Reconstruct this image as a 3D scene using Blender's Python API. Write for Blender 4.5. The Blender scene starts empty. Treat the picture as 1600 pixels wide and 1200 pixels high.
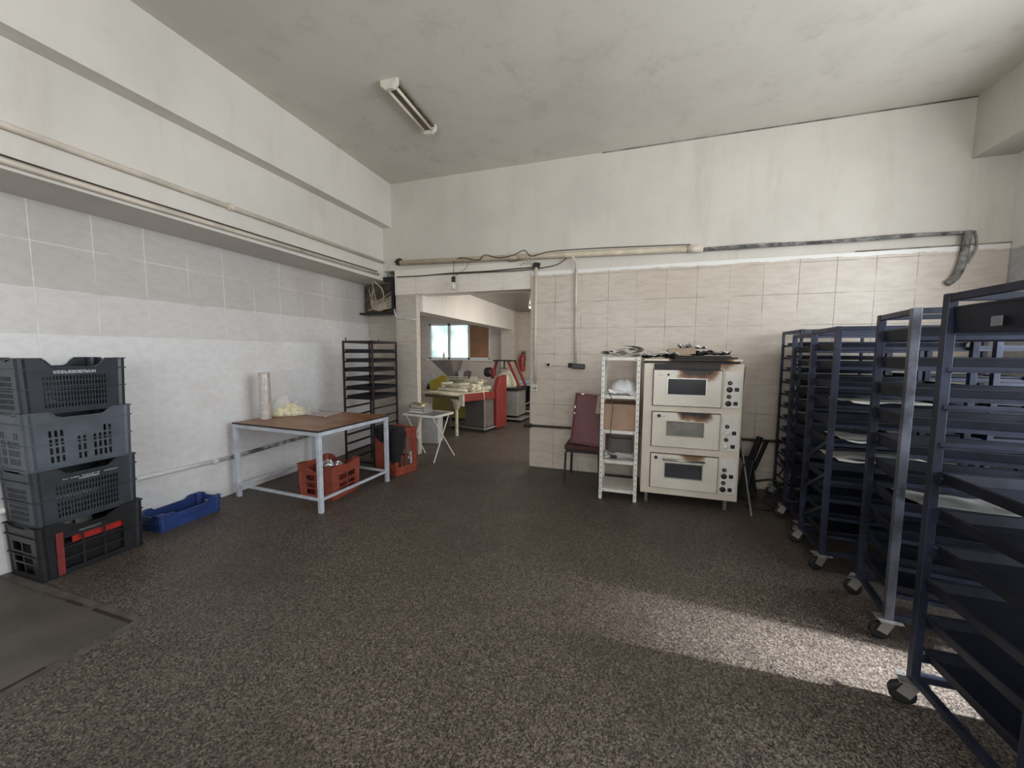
import bpy, bmesh, math, random
from mathutils import Vector, Matrix, Euler, noise
random.seed(7)
C = bpy.context.scene.collection
PI = math.pi

# ------------------------------------------------------------------ camera, world, lights, exposure
def setup():
    sc = bpy.context.scene
    cam = bpy.data.cameras.new('camera'); co = bpy.data.objects.new('camera', cam); C.objects.link(co)
    cam.sensor_fit = 'HORIZONTAL'; cam.sensor_width = 36.0
    cam.lens = 36.0 * 584.7 / 1600.0
    cam.clip_start = 0.05; cam.clip_end = 100
    yaw, pitch, roll = -0.30405, -0.0826, 0.00562
    fwd = Vector((math.sin(yaw)*math.cos(pitch), math.cos(yaw)*math.cos(pitch), math.sin(pitch)))
    right = Vector((math.cos(yaw), -math.sin(yaw), 0)); up = right.cross(fwd)
    r = math.cos(roll)*right + math.sin(roll)*up
    u = -math.sin(roll)*right + math.cos(roll)*up
    m = Matrix((r, u, -fwd)).transposed().to_4x4()
    m.translation = Vector((0, 0, 1.55))
    co.matrix_world = m
    sc.camera = co
    w = bpy.data.worlds.new('sky'); sc.world = w; w.use_nodes = True
    bg = w.node_tree.nodes['Background']; bg.inputs[0].default_value = (0.80, 0.90, 1.0, 1); bg.inputs[1].default_value = 2.2
    sc.view_settings.view_transform = 'Standard'; sc.view_settings.look = 'None'
    sc.view_settings.gamma = 1.0; sc.view_settings.use_curve_mapping = False
    sc.view_settings.exposure = 0.10
    def area(name, loc, direction, sx, sy, power, col, spread=PI):
        l = bpy.data.lights.new(name, 'AREA'); l.shape = 'RECTANGLE'; l.size = sx; l.size_y = sy
        l.energy = power; l.color = col; l.spread = spread
        o = bpy.data.objects.new(name, l); C.objects.link(o); o.location = loc
        o.rotation_euler = Vector(direction).to_track_quat('-Z', 'Y').to_euler()
        return o
    # daylight through the windows of the right wall and the wall behind the camera
    area('daylight_right_window', (3.62, 1.75, 2.0), (-1, 0, -0.10), 3.5, 2.4, 175, (0.93, 0.97, 1.0))
    area('daylight_rear_window', (0.3, -3.22, 2.1), (0, 1, 0), 4.8, 2.2, 100, (1.0, 0.95, 0.88))
    area('daylight_back_room_window', (-4.9, 9.95, 1.9), (0, -1, -0.1), 1.2, 0.95, 3, (0.92, 1.0, 0.97))
    area('back_room_side_fill', (1.72, 6.5, 1.35), (-1, 0.12, 0), 2.4, 1.8, 105, (1.0, 0.95, 0.88))  # fill lamp added in front of the closed side wall; no window there
    area('back_room_left_fill', (-6.70, 7.3, 1.7), (1, 0.35, -0.1), 1.6, 1.2, 34, (0.98, 0.98, 1.0))  # unseen fill lamp added to brighten the far wall of the back room
    area('back_room_lamp', (-1.4, 6.6, 2.58), (-0.25, 0.25, -1), 1.3, 0.3, 30, (1.0, 0.96, 0.90))
    # low bright daylight through the open side door, slipping between the racks along the floor
    area('daylight_side_door', (4.55, 2.10, 1.75), (-3.4, 0.10, -1.75), 0.12, 0.4, 9.5, (0.93, 0.97, 1.0), 0.28)
setup()

# ------------------------------------------------------------------ materials
def srgb(r, g, b):
    f = lambda c: (c/255)/12.92 if c/255 <= 0.04045 else ((c/255+0.055)/1.055)**2.4
    return (f(r), f(g), f(b), 1)
MATS = {}
def nmat(name):
    m = bpy.data.materials.new(name); m.use_nodes = True
    nt = m.node_tree; b = nt.nodes['Principled BSDF']
    MATS[name] = m
    return m, nt, b
def N(nt, t, **kw):
    n = nt.nodes.new(t)
    for k, v in kw.items():
        if k.startswith('i_'): n.inputs[k[2:].replace('_', ' ')].default_value = v
        else: setattr(n, k, v)
    return n
def mix(nt, fac, a, b, blend='MIX'):
    n = nt.nodes.new('ShaderNodeMix'); n.data_type = 'RGBA'; n.blend_type = blend
    for sock, v in ((n.inputs[0], fac), (n.inputs[6], a), (n.inputs[7], b)):
        if isinstance(v, (int, float)): sock.default_value = v
        elif isinstance(v, tuple): sock.default_value = v
        else: nt.links.new(v, sock)
    return n.outputs[2]
def math_(nt, op, a, b=None, c=None, clamp=False):
    n = nt.nodes.new('ShaderNodeMath'); n.operation = op; n.use_clamp = clamp
    for i, v in enumerate((a, b, c)):
        if v is None: continue
        if isinstance(v, (int, float)): n.inputs[i].default_value = v
        else: nt.links.new(v, n.inputs[i])
    return n.outputs[0]
def smooth(nt, x, lo, hi):
    n = nt.nodes.new('ShaderNodeMapRange'); n.interpolation_type = 'SMOOTHSTEP'
    nt.links.new(x, n.inputs[0]); n.inputs[1].default_value = lo; n.inputs[2].default_value = hi
    return n.outputs[0]
def noise_(nt, vec, scale, detail=4, rough=0.6, out=0):
    n = nt.nodes.new('ShaderNodeTexNoise'); n.inputs['Scale'].default_value = scale
    n.inputs['Detail'].default_value = detail; n.inputs['Roughness'].default_value = rough
    if vec is not None: nt.links.new(vec, n.inputs['Vector'])
    return n.outputs[out]
def coords(nt, kind='Object'):
    return nt.nodes.new('ShaderNodeTexCoord').outputs[kind]
def wpos(nt):
    return nt.nodes.new('ShaderNodeNewGeometry').outputs['Position']
def scaled(nt, vec, s):
    n = nt.nodes.new('ShaderNodeMapping'); nt.links.new(vec, n.inputs[0]); n.inputs['Scale'].default_value = s
    return n.outputs[0]
def bump(nt, b, h, strength=0.2, dist=0.01):
    n = nt.nodes.new('ShaderNodeBump'); n.inputs['Strength'].default_value = strength; n.inputs['Distance'].default_value = dist
    nt.links.new(h, n.inputs['Height']); nt.links.new(n.outputs[0], b.inputs['Normal'])

def mat(name, col, rough=0.5, metal=0.0, var=0.12, scale=9.0, dirt=None, dirt_amt=0.0, bumpy=0.0, spec=0.5):
    """plain surface with slight mottling and optional dirt blotches"""
    m, nt, b = nmat(name)
    v = coords(nt)
    n1 = noise_(nt, v, scale)
    dark = tuple(c*(1-2*var) for c in col[:3])+(1,)
    lite = tuple(min(1, c*(1+1.2*var)) for c in col[:3])+(1,)
    c = mix(nt, smooth(nt, n1, 0.3, 0.7), dark, lite)
    if dirt is not None:
        n2 = noise_(nt, v, scale*0.45, 6, 0.7)
        c = mix(nt, smooth(nt, n2, 0.62-dirt_amt*0.3, 0.78-dirt_amt*0.2), c, dirt)
    nt.links.new(c, b.inputs['Base Color'])
    b.inputs['Roughness'].default_value = rough; b.inputs['Metallic'].default_value = metal
    b.inputs['Specular IOR Level'].default_value = spec
    if bumpy: bump(nt, b, noise_(nt, v, scale*4, 5), bumpy, 0.005)
    return m

def plaster(name, col, stain, axis=None, amt=0.5, rough=0.85):
    m, nt, b = nmat(name)
    p = wpos(nt)
    n1 = noise_(nt, p, 0.8, 6, 0.6)
    n2 = noise_(nt, scaled(nt, p, (2.2, 2.2, 0.35)), 1.6, 6, 0.7)     # run-down streaks
    n3 = noise_(nt, p, 5, 5, 0.6)
    c = mix(nt, smooth(nt, n1, 0.35, 0.75), col, tuple(c*0.86 for c in col[:3])+(1,))
    f = math_(nt, 'MULTIPLY', smooth(nt, n2, 0.5, 0.8), amt)
    c = mix(nt, f, c, stain)
    f3 = math_(nt, 'MULTIPLY', smooth(nt, n3, 0.58, 0.8), amt*0.4)
    c = mix(nt, f3, c, stain)
    nt.links.new(c, b.inputs['Base Color']); b.inputs['Roughness'].default_value = rough
    bump(nt, b, noise_(nt, p, 22, 4), 0.12, 0.01)
    return m

def tiles(name, horiz, base, warm, grout, zt=None, mort=0.004, off=(0, 0), grout_noise=True, paint=(0.74, 0.72, 0.68, 1), rows=None):
    """333 mm wall tiles on the world grid; above zt old white paint laps over them with a ragged edge"""
    m, nt, b = nmat(name)
    p = wpos(nt)
    s = nt.nodes.new('ShaderNodeSeparateXYZ'); nt.links.new(p, s.inputs[0])
    h = s.outputs[horiz]; z = s.outputs['Z']
    T = 0.3333
    hu = math_(nt, 'DIVIDE', math_(nt, 'ADD', h, 50*T-off[0]), T); zu = math_(nt, 'DIVIDE', math_(nt, 'ADD', z, 50*T-off[1]), T)
    fu = math_(nt, 'FRACT', hu); fz = math_(nt, 'FRACT', zu)
    def edge(f): return math_(nt, 'MINIMUM', f, math_(nt, 'SUBTRACT', 1, f))
    e = math_(nt, 'MINIMUM', edge(fu), edge(fz))
    g = math_(nt, 'SUBTRACT', 1, smooth(nt, e, mort/T*0.5, mort/T*1.1))
    cid = nt.nodes.new('ShaderNodeCombineXYZ')
    nt.links.new(math_(nt, 'FLOOR', hu), cid.inputs[0]); nt.links.new(math_(nt, 'FLOOR', zu), cid.inputs[1])
    wn = nt.nodes.new('ShaderNodeTexWhiteNoise'); nt.links.new(cid.outputs[0], wn.inputs[0])
    # diagonal veining
    mp = nt.nodes.new('ShaderNodeMapping'); nt.links.new(p, mp.inputs[0])
    mp.inputs['Rotation'].default_value = (0.7, 0.7, 0.4); mp.inputs['Scale'].default_value = (6, 14, 22)
    v = noise_(nt, mp.outputs[0], 1.0, 5, 0.6)
    c = mix(nt, smooth(nt, v, 0.36, 0.70), base, warm)
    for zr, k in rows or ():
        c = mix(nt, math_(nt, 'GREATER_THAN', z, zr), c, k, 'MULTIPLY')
    c = mix(nt, math_(nt, 'MULTIPLY', wn.outputs[0], 0.10), c, tuple(x*0.75 for x in warm[:3])+(1,))
    big = noise_(nt, p, 0.9, 4, 0.6)
    c = mix(nt, math_(nt, 'MULTIPLY', smooth(nt, big, 0.45, 0.75), 0.22), c, srgb(150, 132, 112))
    gn = noise_(nt, p, 3.2, 4) if grout_noise else None
    gf = math_(nt, 'MULTIPLY', g, smooth(nt, gn, 0.35, 0.6)) if grout_noise else g
    c = mix(nt, math_(nt, 'MULTIPLY', gf, 0.85), c, grout)
    rough = 0.32
    if zt is not None:
        r = noise_(nt, p, 4.0, 5, 0.7)
        zz = math_(nt, 'ADD', z, math_(nt, 'MULTIPLY', math_(nt, 'SUBTRACT', r, 0.5), 0.07))
        pf = smooth(nt, zz, zt-0.004, zt+0.004)
        c = mix(nt, pf, c, paint)
    nt.links.new(c, b.inputs['Base Color']); b.inputs['Roughness'].default_value = rough
    b.inputs['Specular IOR Level'].default_value = 0.35
    bump(nt, b, math_(nt, 'SUBTRACT', math_(nt, 'MULTIPLY', v, 0.35), g), 0.35, 0.003)
    return m

def terrazzo():
    m, nt, b = nmat('terrazzo')
    p = wpos(nt)
    vo = nt.nodes.new('ShaderNodeTexVoronoi'); vo.inputs['Scale'].default_value = 160; nt.links.new(p, vo.inputs['Vector'])
    sep = nt.nodes.new('ShaderNodeSeparateColor'); nt.links.new(vo.outputs['Color'], sep.inputs[0])
    vo2 = nt.nodes.new('ShaderNodeTexVoronoi'); vo2.inputs['Scale'].default_value = 95; nt.links.new(p, vo2.inputs['Vector'])
    sep2 = nt.nodes.new('ShaderNodeSeparateColor'); nt.links.new(vo2.outputs['Color'], sep2.inputs[0])
    base = mix(nt, smooth(nt, sep.outputs[1], 0.2, 0.8), srgb(72, 65, 60), srgb(102, 92, 85))
    chip = smooth(nt, sep.outputs[0], 0.68, 0.98)
    c = mix(nt, chip, base, srgb(136, 127, 114))
    c = mix(nt, smooth(nt, sep.outputs[2], 0.74, 0.8), c, srgb(46, 38, 36))
    c = mix(nt, math_(nt, 'MULTIPLY', smooth(nt, sep2.outputs[0], 0.9, 0.98), 0.5), c, srgb(128, 120, 106))
    big = noise_(nt, p, 0.9, 6, 0.65)
    c = mix(nt, math_(nt, 'MULTIPLY', smooth(nt, big, 0.42, 0.7), 0.45), c, srgb(52, 42, 38))
    # floor colour darker towards the back of the room
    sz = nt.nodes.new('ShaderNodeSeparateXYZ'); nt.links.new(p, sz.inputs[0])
    back_tone = math_(nt, 'MULTIPLY', smooth(nt, math_(nt, 'ADD', sz.outputs['Y'], math_(nt, 'MULTIPLY', big, 1.2)), 2.2, 4.6), 0.35)
    c = mix(nt, back_tone, c, srgb(62, 54, 50))
    nt.links.new(c, b.inputs['Base Color'])
    rn = noise_(nt, p, 2.5, 5)
    rr = nt.nodes.new('ShaderNodeMapRange'); nt.links.new(rn, rr.inputs[0]); rr.inputs[3].default_value = 0.38; rr.inputs[4].default_value = 0.62
    nt.links.new(rr.outputs[0], b.inputs['Roughness'])
    b.inputs['Specular IOR Level'].default_value = 0.4
    bump(nt, b, noise_(nt, p, 60, 3), 0.10, 0.003)
    return m

def clear_plastic(name, tint, alpha, rough=0.15):
    m, nt, b = nmat(name)
    n = noise_(nt, coords(nt), 14, 4)
    nt.links.new(mix(nt, n, tint, tuple(min(1, c*1.15) for c in tint[:3])+(1,)), b.inputs['Base Color'])
    b.inputs['Roughness'].default_value = rough; b.inputs['Alpha'].default_value = alpha
    b.inputs['Specular IOR Level'].default_value = 0.8
    bump(nt, b, noise_(nt, coords(nt), 18, 5), 0.5, 0.01)
    return m

def burnt_enamel(name, col, x0, x1, z0, z1, amt=1.0):
    """cream enamel with a scorch mark of its own shape, centred x0..x1, strongest at local z1 fading to z0"""
    m, nt, b = nmat(name)
    v = coords(nt)
    s = nt.nodes.new('ShaderNodeSeparateXYZ'); nt.links.new(v, s.inputs[0])
    n1 = noise_(nt, v, 7, 6, 0.7)
    zz = math_(nt, 'ADD', s.outputs['Z'], math_(nt, 'MULTIPLY', math_(nt, 'SUBTRACT', n1, 0.5), 0.16))
    fz = smooth(nt, zz, z0, z1)
    xx = math_(nt, 'ADD', s.outputs['X'], math_(nt, 'MULTIPLY', math_(nt, 'SUBTRACT', noise_(nt, v, 5, 3), 0.5), 0.2))
    w = 0.07
    fx = math_(nt, 'MULTIPLY', smooth(nt, xx, x0-w, x0+w), math_(nt, 'SUBTRACT', 1, smooth(nt, xx, x1-w, x1+w)))
    f = math_(nt, 'MULTIPLY', math_(nt, 'MULTIPLY', fx, fz), amt, clamp=True)
    c = mix(nt, smooth(nt, noise_(nt, v, 3, 5), 0.35, 0.7), col, tuple(c*0.87 for c in col[:3])+(1,))
    c = mix(nt, smooth(nt, f, 0.12, 0.55), c, srgb(128, 88, 56))
    c = mix(nt, smooth(nt, f, 0.5, 0.95), c, srgb(38, 28, 24))
    nt.links.new(c, b.inputs['Base Color']); b.inputs['Roughness'].default_value = 0.42
    return m

def wood_top():
    m, nt, b = nmat('worn_brown_tabletop')
    v = coords(nt)
    n = noise_(nt, scaled(nt, v, (1.2, 5, 1)), 2.0, 6, 0.65)
    c = mix(nt, smooth(nt, n, 0.3, 0.7), srgb(112, 70, 42), srgb(158, 116, 80))
    n2 = noise_(nt, v, 3.0, 5, 0.7)
    c = mix(nt, math_(nt, 'MULTIPLY', smooth(nt, n2, 0.5, 0.72), 0.6), c, srgb(170, 150, 128))
    nt.links.new(c, b.inputs['Base Color']); b.inputs['Roughness'].default_value = 0.4
    return m

def frosted_pane():
    m, nt, b = nmat('dusty_window_glass')
    v = coords(nt)
    n = noise_(nt, v, 3.0, 5, 0.6)
    c = mix(nt, smooth(nt, n, 0.3, 0.7), (0.56, 0.62, 0.58, 1), (0.92, 0.95, 0.95, 1))
    tr = nt.nodes.new('ShaderNodeBsdfTranslucent'); nt.links.new(c, tr.inputs[0])
    tp = nt.nodes.new('ShaderNodeBsdfTransparent'); nt.links.new(c, tp.inputs[0])
    mx = nt.nodes.new('ShaderNodeMixShader'); mx.inputs[0].default_value = 0.45
    nt.links.new(tr.outputs[0], mx.inputs[1]); nt.links.new(tp.outputs[0], mx.inputs[2])
    nt.links.new(mx.outputs[0], nt.nodes['Material Output'].inputs[0])
    nt.nodes.remove(b)
    return m

M_beam = plaster('old_white_beam_paint', srgb(220, 215, 207), srgb(186, 176, 160), amt=0.35)
M_upper = plaster('stained_white_wall_paint', srgb(206, 200, 190), srgb(166, 156, 138), amt=0.36)
M_ceil = plaster('grey_sooty_ceiling_paint', srgb(212, 206, 196), srgb(164, 158, 145), amt=0.5)
M_ceil2 = mat('glossy_grey_ceiling_board', srgb(120, 112, 105), 0.28, var=0.05, scale=2)
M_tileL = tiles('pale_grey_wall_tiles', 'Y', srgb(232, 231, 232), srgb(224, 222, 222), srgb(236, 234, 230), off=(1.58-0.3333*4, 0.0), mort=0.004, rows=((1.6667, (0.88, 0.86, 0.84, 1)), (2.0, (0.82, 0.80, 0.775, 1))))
M_tileB = tiles('beige_marbled_wall_tiles', 'X', srgb(202, 191, 179), srgb(190, 178, 165), srgb(120, 108, 97), zt=2.57, off=(1.72, 1.873-0.3333*5), mort=0.0035)
M_tileR2 = tiles('grey_tiles_back_room', 'X', srgb(192, 183, 172), srgb(178, 168, 158), srgb(150, 140, 130), off=(0, 0.04), mort=0.003)
M_tileLint = tiles('white_painted_lintel_tiles', 'X', srgb(226, 218, 208), srgb(218, 209, 198), srgb(168, 158, 146), zt=2.66, off=(-1.68, 0.37), mort=0.003, paint=srgb(222, 214, 203))
M_floor = terrazzo()
M_slab = mat('smooth_grey_concrete', srgb(88, 82, 76), 0.55, var=0.16, scale=2.0, dirt=srgb(70, 62, 56), dirt_amt=0.3)
M_gap = mat('rusty_floor_joint', srgb(46, 32, 26), 0.8)
M_slabedge = mat('light_cement_edge', srgb(88, 82, 77), 0.7, var=0.15)
M_dark = mat('dark_recess', srgb(48, 42, 38), 0.8)
M_blackiron = mat('black_iron', srgb(34, 34, 40), 0.42, 0.3, var=0.25)
M_backrack = mat('dark_brown_iron', srgb(44, 36, 36), 0.5, 0.3, var=0.2)
M_blue_iron = mat('blue_grey_rack_steel', srgb(50, 55, 74), 0.42, 0.35, var=0.25, scale=4, dirt=srgb(30, 32, 44), dirt_amt=0.4)
M_lit_iron = mat('lit_rack_steel', srgb(102, 106, 118), 0.4, 0.5, var=0.25, scale=5, dirt=srgb(60, 62, 74), dirt_amt=0.4)  # paler copy of the rack steel, daylight on the post put into the colour
M_tray = mat('blackened_baking_tray', srgb(36, 41, 56), 0.45, 0.3, var=0.25, scale=5, dirt=srgb(26, 28, 38), dirt_amt=0.4)
M_tray_black = mat('black_baking_tray', srgb(30, 31, 38), 0.4, 0.3, var=0.2)
M_rubber = mat('black_rubber', srgb(22, 22, 24), 0.6)
M_galv = mat('galvanised_caster_plate', srgb(160, 160, 158), 0.4, 0.6, var=0.15, scale=20)
M_crate_black = mat('black_crate_plastic', srgb(46, 50, 58), 0.34, var=0.15, scale=5)
M_crate_grey = mat('dark_grey_crate_plastic', srgb(82, 88, 98), 0.42, var=0.12, scale=5)
M_crate_dark = mat('matt_black_crate_plastic', srgb(52, 56, 62), 0.45, var=0.15, scale=5)
M_crate_jet = mat('jet_black_crate_plastic', srgb(30, 31, 34), 0.45, var=0.2, scale=5)
M_crate_red = mat('faded_red_crate_plastic', srgb(148, 74, 58), 0.5, var=0.12, scale=6, dirt=srgb(108, 56, 46), dirt_amt=0.2)
M_crate_blue = mat('blue_crate_plastic', srgb(46, 66, 122), 0.4, var=0.12, scale=6)
M_redplastic = mat('bright_red_plastic', srgb(176, 38, 32), 0.45, var=0.08)
M_print = mat('white_print', srgb(206, 210, 218), 0.6, var=0.05)
M_print_dim = mat('grey_print', srgb(130, 132, 138), 0.6, var=0.05)
M_table_frame = mat('pale_blue_grey_painted_steel', srgb(190, 196, 206), 0.42, var=0.08, dirt=srgb(150, 138, 126), dirt_amt=0.15)
M_table_edge = mat('black_table_edging', srgb(40, 34, 32), 0.6)
M_wood = wood_top()
M_white_paint = mat('chipped_white_paint', srgb(222, 218, 210), 0.45, var=0.05, scale=12, dirt=srgb(140, 122, 100), dirt_amt=0.12)
M_white_pipe = mat('white_painted_pipe', srgb(230, 230, 228), 0.4, var=0.06, scale=6, dirt=srgb(168, 164, 158), dirt_amt=0.2)
M_bare_pipe = mat('pipe_with_flaking_paint', srgb(196, 196, 194), 0.5, var=0.2, scale=14, dirt=srgb(70, 66, 62), dirt_amt=0.9)
M_beige_pipe = mat('beige_plastic_pipe', srgb(196, 182, 160), 0.5, var=0.1, scale=5, dirt=srgb(140, 120, 96), dirt_amt=0.3)
M_conduit = mat('cream_conduit', srgb(214, 203, 188), 0.5, var=0.08, scale=5, dirt=srgb(160, 140, 116), dirt_amt=0.2)
M_cable_dark = mat('dark_cable', srgb(66, 56, 48), 0.6)
M_cable_light = mat('pale_cable', srgb(176, 166, 148), 0.55)
M_cable_grey = mat('mottled_grey_duct', srgb(132, 130, 126), 0.6, var=0.25, scale=16, dirt=srgb(60, 58, 58), dirt_amt=0.6)
M_cream = mat('cream_enamel', srgb(214, 202, 180), 0.42, var=0.05, scale=4)
M_panel_white = mat('white_control_panel', srgb(222, 218, 212), 0.42, var=0.04)
M_bake = mat('black_bakelite', srgb(32, 28, 28), 0.35)
M_soot = mat('sooty_black_steel', srgb(40, 36, 36), 0.5, 0.2, var=0.25)
M_ovenglass = mat('dark_oven_glass', srgb(52, 54, 58), 0.12, var=0.15, scale=5)
M_ovenglass_grey = mat('hazy_grey_oven_glass', srgb(128, 126, 118), 0.3, var=0.12, scale=5)
M_chrome = mat('dull_chrome', srgb(190, 190, 186), 0.28, 0.9, var=0.08)
M_card = mat('brown_cardboard', srgb(166, 138, 118), 0.8, var=0.08, scale=5)
M_card_pale = mat('pale_cardboard', srgb(188, 166, 140), 0.8, var=0.08, scale=5)
M_burg = mat('burgundy_sheet', srgb(104, 46, 50), 0.5, var=0.1, scale=4)
M_fabric_brown = mat('dark_brown_upholstery', srgb(74, 48, 44), 0.9, var=0.2, scale=20, bumpy=0.3)
M_newsprint = mat('newsprint', srgb(212, 208, 202), 0.85, var=0.14, scale=26, dirt=srgb(140, 136, 132), dirt_amt=0.2)
M_char = mat('charred_cloth', srgb(44, 42, 44), 0.8, var=0.3, scale=8)
M_foil = mat('crumpled_foil', srgb(214, 214, 216), 0.25, 0.8, var=0.3, scale=12, dirt=srgb(60, 54, 50), dirt_amt=0.4)
M_paper = mat('baking_paper', srgb(214, 212, 206), 0.7, var=0.08)
M_blackcloth = mat('black_cloth', srgb(26, 26, 30), 0.9, var=0.25, scale=10, bumpy=0.3)
M_bag = clear_plastic('clear_bag_film', (0.88, 0.89, 0.86, 1), 0.20, 0.12)
M_milky = clear_plastic('milky_plastic_film', (0.85, 0.86, 0.87, 1), 0.85, 0.25)
M_film = mat('wound_plastic_film', srgb(186, 176, 170), 0.2, var=0.12, scale=8, spec=0.8)
M_filmsheet = clear_plastic('thin_film_sheet', (0.72, 0.68, 0.66, 1), 0.45, 0.1)
M_wafer = mat('pale_yellow_pastry', srgb(244, 228, 150), 0.7, var=0.1)
M_steel = mat('brushed_steel', srgb(138, 132, 127), 0.42, 0.35, var=0.12, scale=5)
M_redpaint = mat('red_machine_paint', srgb(120, 46, 43), 0.42, var=0.08, scale=4)
M_yellow = mat('mustard_machine_paint', srgb(166, 146, 44), 0.45, var=0.1, scale=4)
M_yellow2 = mat('dark_mustard_base', srgb(120, 110, 48), 0.5, var=0.1, scale=4)
M_greypaint = mat('grey_machine_paint', srgb(128, 124, 120), 0.5, var=0.08, scale=4)
M_greydark = mat('dark_grey_machine_side', srgb(96, 90, 88), 0.5, var=0.08, scale=4)
M_belt = mat('dusty_cream_belt', srgb(206, 196, 172), 0.7, var=0.1, scale=6)
M_creamy = mat('cream_machine_casting', srgb(208, 202, 180), 0.5, var=0.15, scale=8)
M_bin = mat('light_grey_plastic_bin', srgb(168, 170, 172), 0.5, var=0.06)
M_gold = mat('golden_foil_roll', srgb(206, 190, 150), 0.22, 0.7, var=0.1)
M_board = mat('brown_hardboard', srgb(136, 98, 68), 0.6, var=0.1, scale=3)
M_pvc = mat('white_window_profile', srgb(196, 200, 202), 0.4, var=0.04)
M_extred = mat('extinguisher_red', srgb(150, 50, 46), 0.35, var=0.05)
M_bulb = mat('clear_bulb_glass', srgb(210, 206, 196), 0.1, var=0.02)
M_lampwhite = mat('white_lamp_end_cap', srgb(214, 210, 196), 0.45, var=0.05)
M_lampbrown = mat('yellowed_lamp_housing', srgb(112, 98, 80), 0.5, var=0.15, scale=8)
M_tube = mat('dull_fluorescent_tube', srgb(214, 206, 190), 0.3, var=0.03)
M_bluebox = mat('light_blue_plastic', srgb(150, 180, 200), 0.5)
M_glass1 = frosted_pane()

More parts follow.
